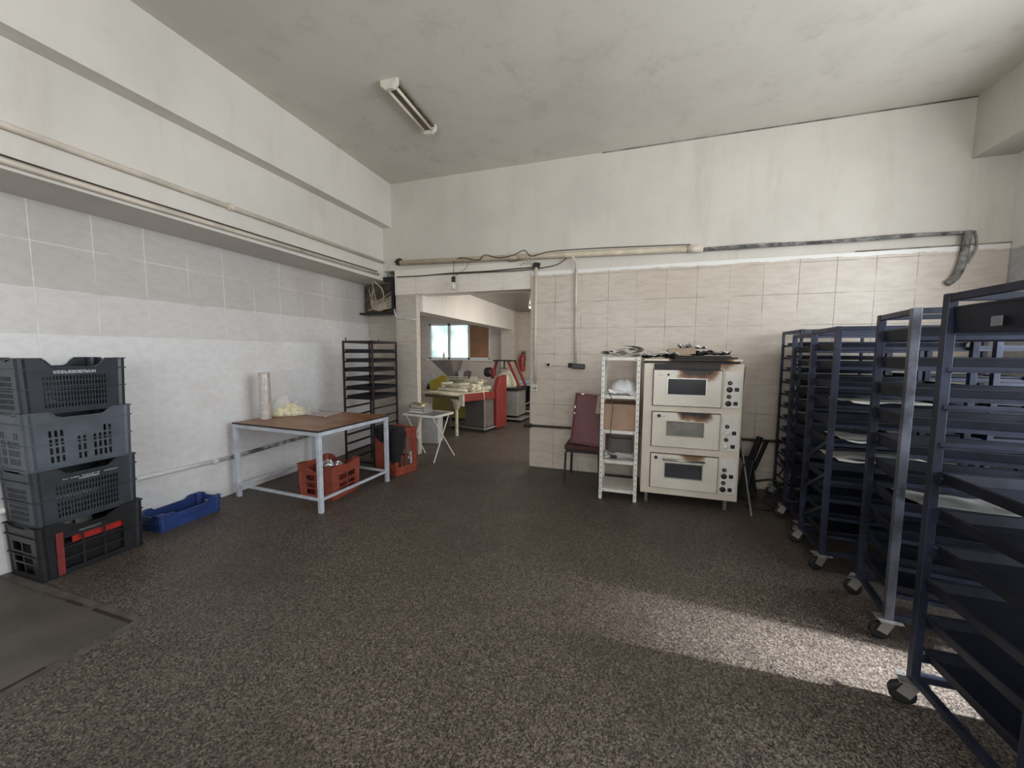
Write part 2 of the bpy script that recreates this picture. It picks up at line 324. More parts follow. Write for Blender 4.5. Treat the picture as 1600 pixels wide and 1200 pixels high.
# ------------------------------------------------------------------ geometry helpers
class MB:
    def __init__(s): s.bm = bmesh.new()
    def box(s, c, d, rot=None, taper=None):
        """box centred at c with size d; taper = (tx, ty) scale of the bottom face"""
        hx, hy, hz = d[0]/2, d[1]/2, d[2]/2
        vs = []
        for z in (-hz, hz):
            k = taper if (taper and z < 0) else (1, 1)
            for x, y in ((-hx, -hy), (hx, -hy), (hx, hy), (-hx, hy)):
                v = Vector((x*k[0], y*k[1], z))
                if rot: v = rot @ v
                vs.append(s.bm.verts.new(v+Vector(c)))
        for f in ((3, 2, 1, 0), (4, 5, 6, 7), (0, 1, 5, 4), (1, 2, 6, 5), (2, 3, 7, 6), (3, 0, 4, 7)):
            s.bm.faces.new([vs[i] for i in f])
        return s
    def b(s, x0, x1, y0, y1, z0, z1):
        return s.box(((x0+x1)/2, (y0+y1)/2, (z0+z1)/2), (abs(x1-x0), abs(y1-y0), abs(z1-z0)))
    def bar(s, p, q, w, h, upv=(0, 0, 1)):
        p, q = Vector(p), Vector(q); d = q-p; L = d.length; d.normalize()
        u = Vector(upv)
        if abs(d.dot(u)) > 0.98: u = Vector((0, 1, 0))
        x = d.cross(u).normalized(); z = x.cross(d)
        R = Matrix((x, d, z)).transposed()
        return s.box((p+q)/2, (w, L, h), R)
    def tube(s, pts, r, n=8, cap=True, closed=False):
        pts = [Vector(p) for p in pts]; rings = []
        prev = None
        for i, p in enumerate(pts):
            a = pts[max(0, i-1)]; b_ = pts[min(len(pts)-1, i+1)]
            d = (b_-a)
            if d.length < 1e-6: d = Vector((0, 0, 1))
            d.normalize()
            if prev is None:
                u = Vector((0, 0, 1)) if abs(d.z) < 0.9 else Vector((1, 0, 0))
                u = (u-d*u.dot(d)).normalized()
            else:
                u = prev-d*prev.dot(d)
                u = u.normalized() if u.length > 1e-5 else d.orthogonal().normalized()
            prev = u; w = d.cross(u)
            rr = r[i] if isinstance(r, (list, tuple)) else r
            rings.append([s.bm.verts.new(p+(u*math.cos(2*PI*k/n)+w*math.sin(2*PI*k/n))*rr) for k in range(n)])
        for a, b_ in zip(rings, rings[1:]):
            for k in range(n): s.bm.faces.new((a[k], a[(k+1) % n], b_[(k+1) % n], b_[k]))
        if cap:
            s.bm.faces.new(rings[0][::-1]); s.bm.faces.new(rings[-1])
        return s
    def curve(s, pts, r, n=7, sub=6):
        return s.tube(spline(pts, sub), r, n)
    def cyl(s, p, q, r, n=20): return s.tube([p, q], r, n)
    def lathe(s, prof, c=(0, 0, 0), n=24, axis='Z'):
        rings = []
        for r, z in prof:
            ring = []
            for k in range(n):
                a = 2*PI*k/n; v = Vector((r*math.cos(a), r*math.sin(a), z))
                if axis == 'Y': v = Vector((v.x, v.z, v.y))
                if axis == 'X': v = Vector((v.z, v.x, v.y))
                ring.append(s.bm.verts.new(v+Vector(c)))
            rings.append(ring)
        for a, b_ in zip(rings, rings[1:]):
            for k in range(n): s.bm.faces.new((a[k], a[(k+1) % n], b_[(k+1) % n], b_[k]))
        s.bm.faces.new(rings[0][::-1]); s.bm.faces.new(rings[-1])
        return s
    def prism(s, poly, a, b_, plane='XZ'):
        """poly in the plane, extruded from a to b_ along the remaining axis"""
        def P(u, v, w):
            return {'XZ': (u, w, v), 'YZ': (w, u, v), 'XY': (u, v, w)}[plane]
        A = [s.bm.verts.new(P(u, v, a)) for u, v in poly]; B = [s.bm.verts.new(P(u, v, b_)) for u, v in poly]
        s.bm.faces.new(A); s.bm.faces.new(B[::-1])
        n = len(poly)
        for i in range(n): s.bm.faces.new((A[i], A[(i+1) % n], B[(i+1) % n], B[i]))
        return s
    def plate(s, us, vs, mask, th, f):
        """grid plate with holes: us, vs breakpoints; mask(i, j) -> solid; f(u, v, w) -> xyz, w in 0..th"""
        V = {}
        def g(i, j, k):
            if (i, j, k) not in V: V[(i, j, k)] = s.bm.verts.new(f(us[i], vs[j], th*k))
            return V[(i, j, k)]
        nu, nv = len(us)-1, len(vs)-1
        ok = lambda i, j: 0 <= i < nu and 0 <= j < nv and mask(i, j)
        for i in range(nu):
            for j in range(nv):
                if not ok(i, j): continue
                s.bm.faces.new((g(i, j, 0), g(i+1, j, 0), g(i+1, j+1, 0), g(i, j+1, 0)))
                s.bm.faces.new((g(i, j, 1), g(i, j+1, 1), g(i+1, j+1, 1), g(i+1, j, 1)))
                if not ok(i-1, j): s.bm.faces.new((g(i, j, 0), g(i, j+1, 0), g(i, j+1, 1), g(i, j, 1)))
                if not ok(i+1, j): s.bm.faces.new((g(i+1, j, 0), g(i+1, j, 1), g(i+1, j+1, 1), g(i+1, j+1, 0)))
                if not ok(i, j-1): s.bm.faces.new((g(i, j, 0), g(i, j, 1), g(i+1, j, 1), g(i+1, j, 0)))
                if not ok(i, j+1): s.bm.faces.new((g(i, j+1, 0), g(i+1, j+1, 0), g(i+1, j+1, 1), g(i, j+1, 1)))
        return s
    def sheet(s, f, nu, nv, th=0.004):
        """thin closed sheet from f(u, v) in 0..1"""
        us = [i/nu for i in range(nu+1)]; vs = [j/nv for j in range(nv+1)]
        def g(u, v, w):
            e = 1e-3
            p = Vector(f(u, v)); a = Vector(f(min(1, u+e), v))-Vector(f(max(0, u-e), v)); b_ = Vector(f(u, min(1, v+e)))-Vector(f(u, max(0, v-e)))
            n = a.cross(b_)
            n = n.normalized() if n.length > 1e-12 else Vector((0, 0, 1))
            return p+n*w
        return s.plate(us, vs, lambda i, j: True, th, g)
    def blob(s, c, r, seed=0, amp=0.25, seg=12, freq=2.0):
        c = Vector(c); r = Vector(r)
        rings = []
        for i in range(1, seg):
            th = PI*i/seg; ring = []
            for k in range(seg*2):
                a = 2*PI*k/(seg*2)
                d = Vector((math.sin(th)*math.cos(a), math.sin(th)*math.sin(a), math.cos(th)))
                q = 1+amp*noise.noise(d*freq+Vector((seed*3.7, seed*1.3, 0)))
                ring.append(s.bm.verts.new(c+Vector((d.x*r.x*q, d.y*r.y*q, d.z*r.z*q))))
            rings.append(ring)
        n = seg*2
        for a, b_ in zip(rings, rings[1:]):
            for k in range(n): s.bm.faces.new((a[k], b_[k], b_[(k+1) % n], a[(k+1) % n]))
        for ring, zz in ((rings[0], 1), (rings[-1], -1)):
            t = s.bm.verts.new(c+Vector((0, 0, r.z*zz)))
            for k in range(n):
                s.bm.faces.new((ring[k], ring[(k+1) % n], t) if zz > 0 else (ring[(k+1) % n], ring[k], t))
        return s
    def build(s, name, m, parent=None, bevel=0.0, smooth_=False, loc=None, seg=2):
        bmesh.ops.recalc_face_normals(s.bm, faces=s.bm.faces)
        me = bpy.data.meshes.new(name); s.bm.to_mesh(me); s.bm.free()
        me.materials.append(m)
        o = bpy.data.objects.new(name, me); C.objects.link(o)
        if parent: o.parent = parent
        if loc: o.location = loc
        if smooth_:
            for p in me.polygons: p.use_smooth = True
        if bevel:
            md = o.modifiers.new('bevel', 'BEVEL'); md.width = bevel; md.segments = seg; md.limit_method = 'ANGLE'; md.angle_limit = 0.7
        return o
def spline(pts, sub=6):
    pts = [Vector(p) for p in pts]
    if len(pts) < 3: return pts
    out = []
    for i in range(len(pts)-1):
        p0 = pts[max(0, i-1)]; p1 = pts[i]; p2 = pts[i+1]; p3 = pts[min(len(pts)-1, i+2)]
        for k in range(sub):
            t = k/sub
            out.append(0.5*((2*p1)+(-p0+p2)*t+(2*p0-5*p1+4*p2-p3)*t*t+(-p0+3*p1-3*p2+p3)*t**3))
    out.append(pts[-1])
    return out
def tag(o, label=None, cat=None, group=None, kind=None):
    if label: o['label'] = label
    if cat: o['category'] = cat
    if group: o['group'] = group
    if kind: o['kind'] = kind
    return o
def thing(name, label, cat, loc=(0, 0, 0), rz=0, group=None, rot=None):
    o = bpy.data.objects.new(name, None); C.objects.link(o); o.empty_display_size = 0.1
    o.location = loc; o.rotation_euler = rot if rot else (0, 0, rz)
    return tag(o, label, cat, group)
def children(o): return [c for c in bpy.data.objects if c.parent == o]
def copy_tree(o, parent=None, kids=None):
    c = o.copy(); C.objects.link(c)
    if parent: c.parent = parent
    for ch in children(o): copy_tree(ch, c)
    return c
def struct(name, mb, m, bevel=0.0, parent=None):
    o = mb.build(name, m, parent, bevel)
    if not parent: o['kind'] = 'structure'
    return o

# ------------------------------------------------------------------ the room shell
XL, XR, YB = -4.1, 3.4, 4.9
struct('floor', MB().b(-7, 4, -3.4, 10.4, -0.1, 0), M_floor)
struct('ceiling', MB().b(-4.4, 3.7, -3.3, 5.2, 4.0, 4.12), M_ceil)
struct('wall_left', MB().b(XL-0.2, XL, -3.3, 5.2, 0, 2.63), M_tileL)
struct('trim_1', MB().b(XL-0.3, -3.57, -3.3, 5.2, 2.62, 3.39), M_beam)                # lower deep beam
struct('trim_2', MB().b(XL-0.3, -3.42, -3.3, 4.9, 3.385, 4.0), M_beam)                # upper beam
struct('trim_3', MB().b(3.07, 3.7, -3.3, 4.9, 3.43, 4.0), M_upper)                    # right beam
struct('wall_back', MB().b(-1.27, 3.7, YB, 5.15, 0, 4.0).b(-3.57, -1.27, YB, 5.15, 2.76, 4.0), M_upper)
struct('wall_back', MB().b(-3.37, -1.27, YB-0.012, 5.15, 2.40, 2.76), M_tileLint)
slab = MB()
slab.b(-1.275, 3.4, YB-0.035, YB+0.01, 0, 2.62)
struct('wall_back', slab, M_tileB, 0.012)
struct('wall_column', MB().b(-3.37, -3.02, YB, 5.0, 0, 2.405), M_tileR2, 0.004)
struct('wall_recess', MB().b(-6.9, -3.34, 5.2, 5.3, 0, 2.7).b(-3.37, -3.34, 4.99, 5.2, 0, 2.7), M_tileR2)
wr = MB()
wy0, wy1, wz0, wz1 = 0.0, 3.5, 0.85, 3.25
dy0, dy1 = 1.70, 2.55
wr.b(XR, XR+0.2, wy1, 5.15, 0, 4).b(XR, XR+0.2, -3.3, wy0, 0, 4).b(XR, XR+0.2, wy0, dy0, 0, wz0).b(XR, XR+0.2, dy1, wy1, 0, wz0).b(XR, XR+0.2, wy0, wy1, wz1, 4)
struct('wall_right', wr, tiles('grey_blue_side_tiles', 'Y', srgb(188, 188, 190), srgb(176, 176, 178), srgb(130, 130, 134), zt=2.56, off=(0.2, 0.2)))
wb = MB()
wb.b(-4.4, -2.1, -3.2, -3.0, 0, 4).b(2.7, 3.7, -3.2, -3.0, 0, 4).b(-2.1, 2.7, -3.2, -3.0, 0, 1.0).b(-2.1, 2.7, -3.2, -3.0, 3.2, 4)
struct('wall_rear', wb, M_upper)
fr = MB()
for y in (wy0, dy0, dy1, wy1): fr.b(XR+0.05, XR+0.1, y-0.03, y+0.03, wz0 if y in (wy0, wy1) else 0, wz1)
for y0_, y1_ in ((wy0, dy0), (dy1, wy1)): fr.b(XR+0.05, XR+0.1, y0_, y1_, wz0-0.03, wz0+0.03)
fr.b(XR+0.05, XR+0.1, wy0, wy1, wz1-0.03, wz1+0.03)
struct('window_2', fr, M_pvc)
fr = MB()
for x in (-2.1, -0.5, 1.1, 2.7): fr.b(x-0.03, x+0.03, -3.13, -3.08, 1.0, 3.2)
for z in (1.0, 3.2): fr.b(-2.1, 2.7, -3.13, -3.08, z-0.03, z+0.03)
struct('window_3', fr, M_pvc)
struct('trim_8', MB().b(-0.4, 3.07, YB-0.006, YB, 3.988, 4.0).b(2.2, 3.4, YB-0.038, YB-0.03, 2.612, 2.624), mat('sooty_joint', srgb(128, 122, 114), 0.9, var=0.3, scale=3))
# back room
struct('ceiling', MB().b(-6.9, 2.0, 5.15, 10.3, 2.66, 2.76), M_ceil2)
fw = MB()
fw.b(-6.9, -5.54, 9.67, 9.85, 0, 2.7).b(-3.68, -2.95, 9.67, 9.85, 0, 2.7).b(-5.54, -3.68, 9.67, 9.85, 0, 1.36).b(-5.54, -3.68, 9.67, 9.85, 2.37, 2.7)
struct('wall_far', fw, M_tileR2)
struct('wall_far', MB().b(-2.98, 2.0, 9.95, 10.1, 0, 2.7), M_tileR2)
struct('wall_pillar', MB().b(-3.3, -2.93, 9.5, 9.97, 0, 2.66), M_tileR2, 0.005)
struct('wall_side', MB().b(-6.95, -6.75, 5.2, 9.9, 0, 2.7), M_tileR2)
struct('added_window_frame', MB().b(-6.75, -6.73, 6.45, 8.15, 1.05, 1.1).b(-6.75, -6.73, 6.45, 8.15, 2.3, 2.35).b(-6.75, -6.73, 6.45, 6.5, 1.1, 2.3).b(-6.75, -6.73, 8.1, 8.15, 1.1, 2.3), M_pvc)  # unseen frame added around the left fill lamp; the wall behind is closed
struct('wall_side', MB().b(1.8, 2.0, 5.15, 10.1, 0, 2.7), M_tileR2)
struct('trim_4', MB().b(-3.3, -2.97, 4.995, 9.52, 2.155, 2.665), M_beam)
w1 = struct('window_1', MB().b(-5.54, -5.49, 9.66, 9.76, 1.36, 2.37).b(-4.33, -4.27, 9.66, 9.76, 1.36, 2.37).b(-4.95, -4.88, 9.66, 9.76, 1.36, 2.37)
            .b(-5.54, -3.68, 9.66, 9.76, 1.36, 1.41).b(-5.54, -3.68, 9.66, 9.76, 2.32, 2.37).b(-3.71, -3.66, 9.66, 9.76, 1.36, 2.37), M_pvc)
for x0, x1 in ((-5.49, -4.95), (-4.88, -4.33)):
    MB().b(x0, x1, 9.71, 9.715, 1.41, 2.32).build('pane', M_glass1, w1)
MB().b(-5.62, -3.6, 9.60, 9.72, 1.33, 1.36).build('window_sill', M_white_paint, w1)
tag(MB().b(-4.268, -3.712, 9.675, 9.705, 1.412, 2.318).build('window_board', M_board), 'brown hardboard panel filling the window opening right of the two panes', 'board')

# floor slab at the lower left with its cement edge and rusty joint
struct('trim_5', MB().b(-4.09, -2.69, -2.9, 1.27, 0.0, 0.004), M_slab)
e = MB()
e.b(-4.09, -2.63, 1.285, 1.325, 0, 0.0045); e.b(-2.675, -2.63, -2.9, 1.285, 0, 0.0045)
struct('trim_6', e, M_slabedge)
g = MB()
for x0, x1 in ((-3.02, -2.68), (-3.28, -3.14)): g.b(x0, x1, 1.268, 1.287, 0, 0.006)
for y0, y1 in ((0.6, 0.95),): g.b(-2.692, -2.675, y0, y1, 0, 0.006)
struct('trim_7', g, M_gap)

# ------------------------------------------------------------------ pipes, cables and fittings of the walls
def pipe(name, label, pts, r, m, cat='pipe', clips=None, sub=1, group=None):
    t = thing(name, label, cat, (0, 0, 0), 0, group)
    MB().tube(spline(pts, sub) if sub > 1 else pts, r, 10).build('tube', m, t, smooth_=True)
    for c in clips or []:
        mb = MB(); mb.lathe([(r*1.1, -0.02), (r*1.55, -0.018), (r*1.55, 0.018), (r*1.1, 0.02)], c[:3], 12, c[3]); mb.build('clip', m, t)
    return t
pipe('wall_pipe', 'long white pipe running along the left beam at mid height', [(-3.548, -3, 2.80), (-3.548, 1.2, 2.865), (-3.548, 4.86, 2.885)], 0.022, M_conduit, clips=[(-3.548, 2.62, 2.875, 'Y')])
pipe('wall_pipe', 'white pipe running along the bottom edge of the left beam', [(-3.548, -3, 2.655), (-3.548, 2, 2.66), (-3.548, 4.75, 2.69)], 0.02, M_conduit)
tag(MB().curve([(-3.53, -2, 2.678), (-3.53, 0.5, 2.69), (-3.53, 1.5, 2.683), (-3.53, 2.4, 2.69), (-3.53, 3.6, 2.702), (-3.53, 4.7, 2.718)], 0.006).build('wall_cable', M_cable_dark),
    'thin dark cable lying on the pipe at the bottom edge of the left beam', 'cable')
pipe('wall_pipe', 'painted white pipe on the lower left wall between the crates and the table', [(-4.07, 0.5, 0.47), (-4.07, 2.12, 0.435), (-4.07, 2.9, 0.41)], 0.021, M_white_pipe, clips=[(-4.07, 2.7, 0.415, 'Y')])
pipe('wall_pipe', 'pipe with flaking paint on the left wall behind the table', [(-4.07, 2.9, 0.41), (-4.07, 3.6, 0.43), (-4.07, 5.18, 0.46)], 0.021, M_bare_pipe)
pipe('wall_pipe', 'dark pipe running low along the tiled back wall behind the chair and the ovens', [(-1.3, 4.845, 0.575), (3.38, 4.845, 0.575)], 0.017, M_cable_dark)
tag(MB().blob((-1.29, 4.85, 0.575), (0.07, 0.035, 0.03), 3, 0.4).build('pipe_joint', M_dark, smooth_=True), 'blackened pipe joint at the foot of the opening edge', 'pipe joint')
bp = pipe('wall_pipe', 'thick beige pipe running along the back wall above the opening', [(-3.24, 4.85, 2.855), (0.64, 4.85, 2.76)], 0.035, M_beige_pipe)
MB().cyl((0.60, 4.85, 2.761), (0.76, 4.85, 2.757), 0.042).build('sleeve', M_conduit, bp, smooth_=True)
tag(MB().blob((-3.27, 4.86, 2.87), (0.07, 0.03, 0.045), 5, 0.5).build('pipe_end', M_dark, smooth_=True), 'sooty hole where the thick beige pipe enters the corner', 'hole')
mb = MB()
mb.curve([(0.76, 4.87, 2.752), (1.3, 4.86, 2.752), (1.9, 4.87, 2.738), (2.5, 4.86, 2.745), (3.0, 4.86, 2.735), (3.12, 4.855, 2.73)], 0.018)
mb.curve([(0.76, 4.855, 2.735), (1.2, 4.85, 2.73), (1.8, 4.855, 2.73), (2.4, 4.85, 2.725), (3.0, 4.85, 2.74)], 0.010)
tag(mb.build('wall_cable', M_cable_grey, smooth_=True), 'sooty grey cable bundle running on from the beige pipe to the right', 'cable')
mb = MB()
mb.curve([(3.06, 4.84, 2.74), (3.05, 4.835, 2.60), (3.03, 4.83, 2.42), (2.99, 4.83, 2.30), (2.94, 4.84, 2.25)], 0.032, 10)
mb.curve([(3.11, 4.84, 2.73), (3.13, 4.835, 2.58), (3.07, 4.82, 2.44)], 0.010)
tag(mb.build('flexible_duct', M_cable_grey, smooth_=True), 'bent grey flexible duct hanging from the right end of the cable run', 'duct')
# wires between pipe and lintel
mb = MB()
mb.curve([(-3.32, 4.87, 2.66), (-2.9, 4.875, 2.655), (-2.4, 4.87, 2.665), (-1.9, 4.87, 2.66), (-1.5, 4.86, 2.665), (-1.2, 4.86, 2.67)], 0.008)
mb.curve([(-2.8, 4.87, 2.658), (-2.0, 4.865, 2.648), (-1.4, 4.86, 2.64), (-1.0, 4.86, 2.67), (-0.86, 4.86, 2.72), (-0.78, 4.86, 2.79)], 0.006)
tag(mb.build('wall_cable', M_cable_dark, smooth_=True), 'sagging dark wires stapled along the lintel over the opening', 'cable')
mb = MB()
mb.curve([(-2.35, 4.85, 2.83), (-2.25, 4.80, 2.85), (-2.0, 4.8, 2.80), (-1.9, 4.8, 2.86), (-1.7, 4.8, 2.81), (-1.5, 4.8, 2.83), (-1.35, 4.8, 2.88), (-1.25, 4.8, 2.80), (-1.0, 4.8, 2.84), (-0.4, 4.8, 2.835), (0.3, 4.8, 2.81), (0.62, 4.81, 2.80)], 0.006)
mb.curve([(-1.62, 4.86, 2.80), (-1.55, 4.84, 2.76), (-1.45, 4.84, 2.77), (-1.38, 4.85, 2.80)], 0.005)
tag(mb.build('wall_cable', M_cable_dark, smooth_=True), 'loose thin wires looped over the thick beige pipe', 'cable')
t = thing('junction_box', 'small open junction box with loose wires above the right edge of the opening', 'junction box')
MB().box((-1.20, 4.87, 2.70), (0.09, 0.035, 0.06), Matrix.Rotation(0.2, 3, 'Y')).build('box', M_bake, t, 0.004)
mb = MB()
mb.curve([(-1.25, 4.85, 2.71), (-1.3, 4.82, 2.75), (-1.33, 4.82, 2.80), (-1.36, 4.83, 2.74), (-1.42, 4.84, 2.70)], 0.006)
mb.curve([(-1.22, 4.85, 2.72), (-1.28, 4.82, 2.79), (-1.32, 4.83, 2.72), (-1.38, 4.84, 2.73)], 0.005)
mb.build('wires', M_cable_light, t)
t = thing('bare_bulb', 'bare light bulb hanging from a wire in front of the lintel', 'bulb')
MB().lathe([(0.012, 0.07), (0.028, 0.065), (0.028, 0.0), (0.02, -0.005)], (-2.365, 4.80, 2.53), 14).build('socket', M_bake, t, smooth_=True)
MB().lathe([(0.016, 0.0), (0.02, -0.02), (0.032, -0.05), (0.035, -0.075), (0.025, -0.1), (0.004, -0.11)], (-2.365, 4.80, 2.527), 16).build('glass', M_bulb, t, smooth_=True)
MB().curve([(-2.365, 4.80, 2.60), (-2.37, 4.82, 2.72), (-2.365, 4.82, 2.82)], 0.004).build('wire', M_cable_dark, t)
MB().curve([(-2.355, 4.80, 2.60), (-2.28, 4.84, 2.66), (-2.18, 4.84, 2.73), (-2.14, 4.83, 2.82)], 0.003).build('wire', M_cable_dark, t)
# vertical conduits
pipe('wall_conduit', 'cream conduit running down beside the opening to the socket', [(-1.20, 4.845, 2.66), (-1.20, 4.845, 1.14)], 0.018, M_conduit, 'conduit')
pipe('wall_conduit', 'cream conduit running down the tiles to the black switch box', [(-0.78, 4.845, 2.79), (-0.72, 4.845, 2.76), (-0.68, 4.845, 2.66), (-0.665, 4.845, 1.42)], 0.015, M_conduit, 'conduit')
t = thing('wall_socket', 'round white socket on a square plate at the bottom of the conduit beside the opening', 'socket')
MB().box((-1.20, 4.852, 1.085), (0.085, 0.035, 0.085)).build('plate', M_white_paint, t, 0.008)
MB().cyl((-1.20, 4.835, 1.085), (-1.20, 4.829, 1.085), 0.030).build('ring', M_cable_light, t)
MB().cyl((-1.215, 4.83, 1.085), (-1.215, 4.826, 1.085), 0.008, 8).cyl((-1.185, 4.83, 1.085), (-1.185, 4.826, 1.085), 0.008, 8).build('pin_hole', M_bake, t)
t = thing('wall_socket', 'small brass coloured socket left of the black switch box', 'socket')
MB().box((-1.02, 4.852, 1.40), (0.075, 0.035, 0.07)).build('plate', M_conduit, t, 0.006)
MB().cyl((-1.02, 4.835, 1.40), (-1.02, 4.825, 1.40), 0.022, 14).build('ring', M_gap, t)
MB().bar((-0.98, 4.85, 1.398), (-0.72, 4.85, 1.392), 0.018, 0.014).build('cable_duct', M_conduit, t)
t = thing('switch_box', 'black switch box on the beige tiles at the end of the conduit', 'switch')
MB().box((-0.63, 4.835, 1.385), (0.17, 0.06, 0.065), Matrix.Rotation(0.05, 3, 'Y')).build('box', M_bake, t, 0.01)
MB().box((-0.735, 4.84, 1.395), (0.045, 0.05, 0.06)).build('socket', M_gap, t, 0.005)
# corner niche with tangled cables
t = thing('cable_niche', 'dark open cable box in the corner under the left beam', 'cable box')
MB().b(-4.08, -3.42, 5.10, 5.185, 2.16, 2.60).build('backing', mat('grimy_brown_box', srgb(96, 82, 70), 0.8, var=0.3), t)
MB().b(-4.09, -3.42, 4.98, 5.18, 2.14, 2.165).build('shelf', M_blackiron, t)
MB().b(-3.56, -3.40, 4.87, 4.905, 2.60, 2.67).b(-3.425, -3.385, 4.87, 5.1, 2.15, 2.62).build('frame', M_blackiron, t)
mb = MB()
for i in range(20):
    s0 = random.Random(i); q = lambda a_, b_: s0.uniform(a_, b_)
    z0 = q(2.18, 2.30)
    if i % 3 == 0:
        mb.curve([(-3.98+q(0, .1), 5.08, q(2.45, 2.58)), (-3.9+q(0, .1), 5.0, q(2.3, 2.4)), (-3.8, 4.99, z0), (-3.6, 4.98, z0+0.02), (-3.47, 4.99, q(2.3, 2.5))], 0.009, 6)
    else:
        mb.curve([(-4.0+q(0, .2), 5.06, z0), (-3.8+q(-.05, .05), 4.98, z0+q(0, .05)), (-3.6, 4.97, z0+q(0, .08)), (-3.48, 4.98, z0+q(.03, .12)), (-3.5, 5.0, z0+q(.12, .2)), (-3.7, 5.02, z0+q(.05, .15)), (-3.88, 5.0, z0+0.03)], 0.010, 6)
mb.curve([(-3.72, 4.85, 2.62), (-3.62, 4.9, 2.52), (-3.6, 4.93, 2.40), (-3.64, 4.95, 2.30), (-3.75, 4.97, 2.24), (-3.93, 4.99, 2.20)], 0.009, 6)
mb.curve([(-3.74, 4.85, 2.60), (-3.78, 4.95, 2.45), (-3.74, 4.97, 2.30), (-3.5, 4.96, 2.22), (-3.44, 4.95, 2.35)], 0.008, 6)
tag(mb.build('cable_tangle', M_cable_light, smooth_=True), 'tangle of pale cables bulging out of the corner cable box', 'cables', kind='stuff')
for i, (dx, lab) in enumerate(((0.0, 'left'), (0.05, 'right'))):
    tag(MB().curve([(-3.49+dx, 5.05, 2.18), (-3.485+dx, 5.12, 1.8), (-3.47+dx, 5.16, 1.2), (-3.46+dx, 5.17, 0.9)], 0.008).build('wall_cable', M_cable_light, smooth_=True),
        'pale cable hanging below the corner cable box, the %s one of the two' % lab, 'cable')
tag(MB().curve([(-3.39, 4.885, 2.2), (-3.36, 4.885, 2.09), (-3.3, 4.885, 2.065), (-3.02, 4.885, 2.03)], 0.008).build('wall_cable', M_white_pipe, smooth_=True), 'short white cable crossing the narrow column beside the opening', 'cable')
tag(MB().curve([(-3.44, 4.86, 2.84), (-3.45, 4.85, 2.75), (-3.42, 4.86, 2.67)], 0.004).build('wall_cable', M_cable_light), 'short thin wire dropping from the pipe to the corner cable box', 'cable')

# ceiling lamp
t = thing('ceiling_lamp', 'old unlit fluorescent fitting with two tubes on the grey ceiling', 'lamp', (-2.15, 3.45, 4.0), 0.02)
MB().b(-0.035, 0.035, -0.36, 0.36, -0.05, 0).build('housing', M_lampbrown, t, 0.008)
MB().b(-0.075, 0.075, -0.35, 0.35, -0.028, -0.012).build('reflector', M_lampbrown, t, 0.004)
for s_ in (-1, 1):
    MB().cyl((0.045*s_, -0.34, -0.055), (0.045*s_, 0.34, -0.055), 0.014, 12).build('tube', M_tube, t, smooth_=True)
for y in (-0.36, 0.36):
    MB().prism([(-0.09, -0.0), (-0.085, -0.055), (-0.04, -0.085), (0.04, -0.085), (0.085, -0.055), (0.09, 0.0)], y-0.02, y+0.02, 'XZ').build('end_cap', M_lampwhite, t, 0.006)

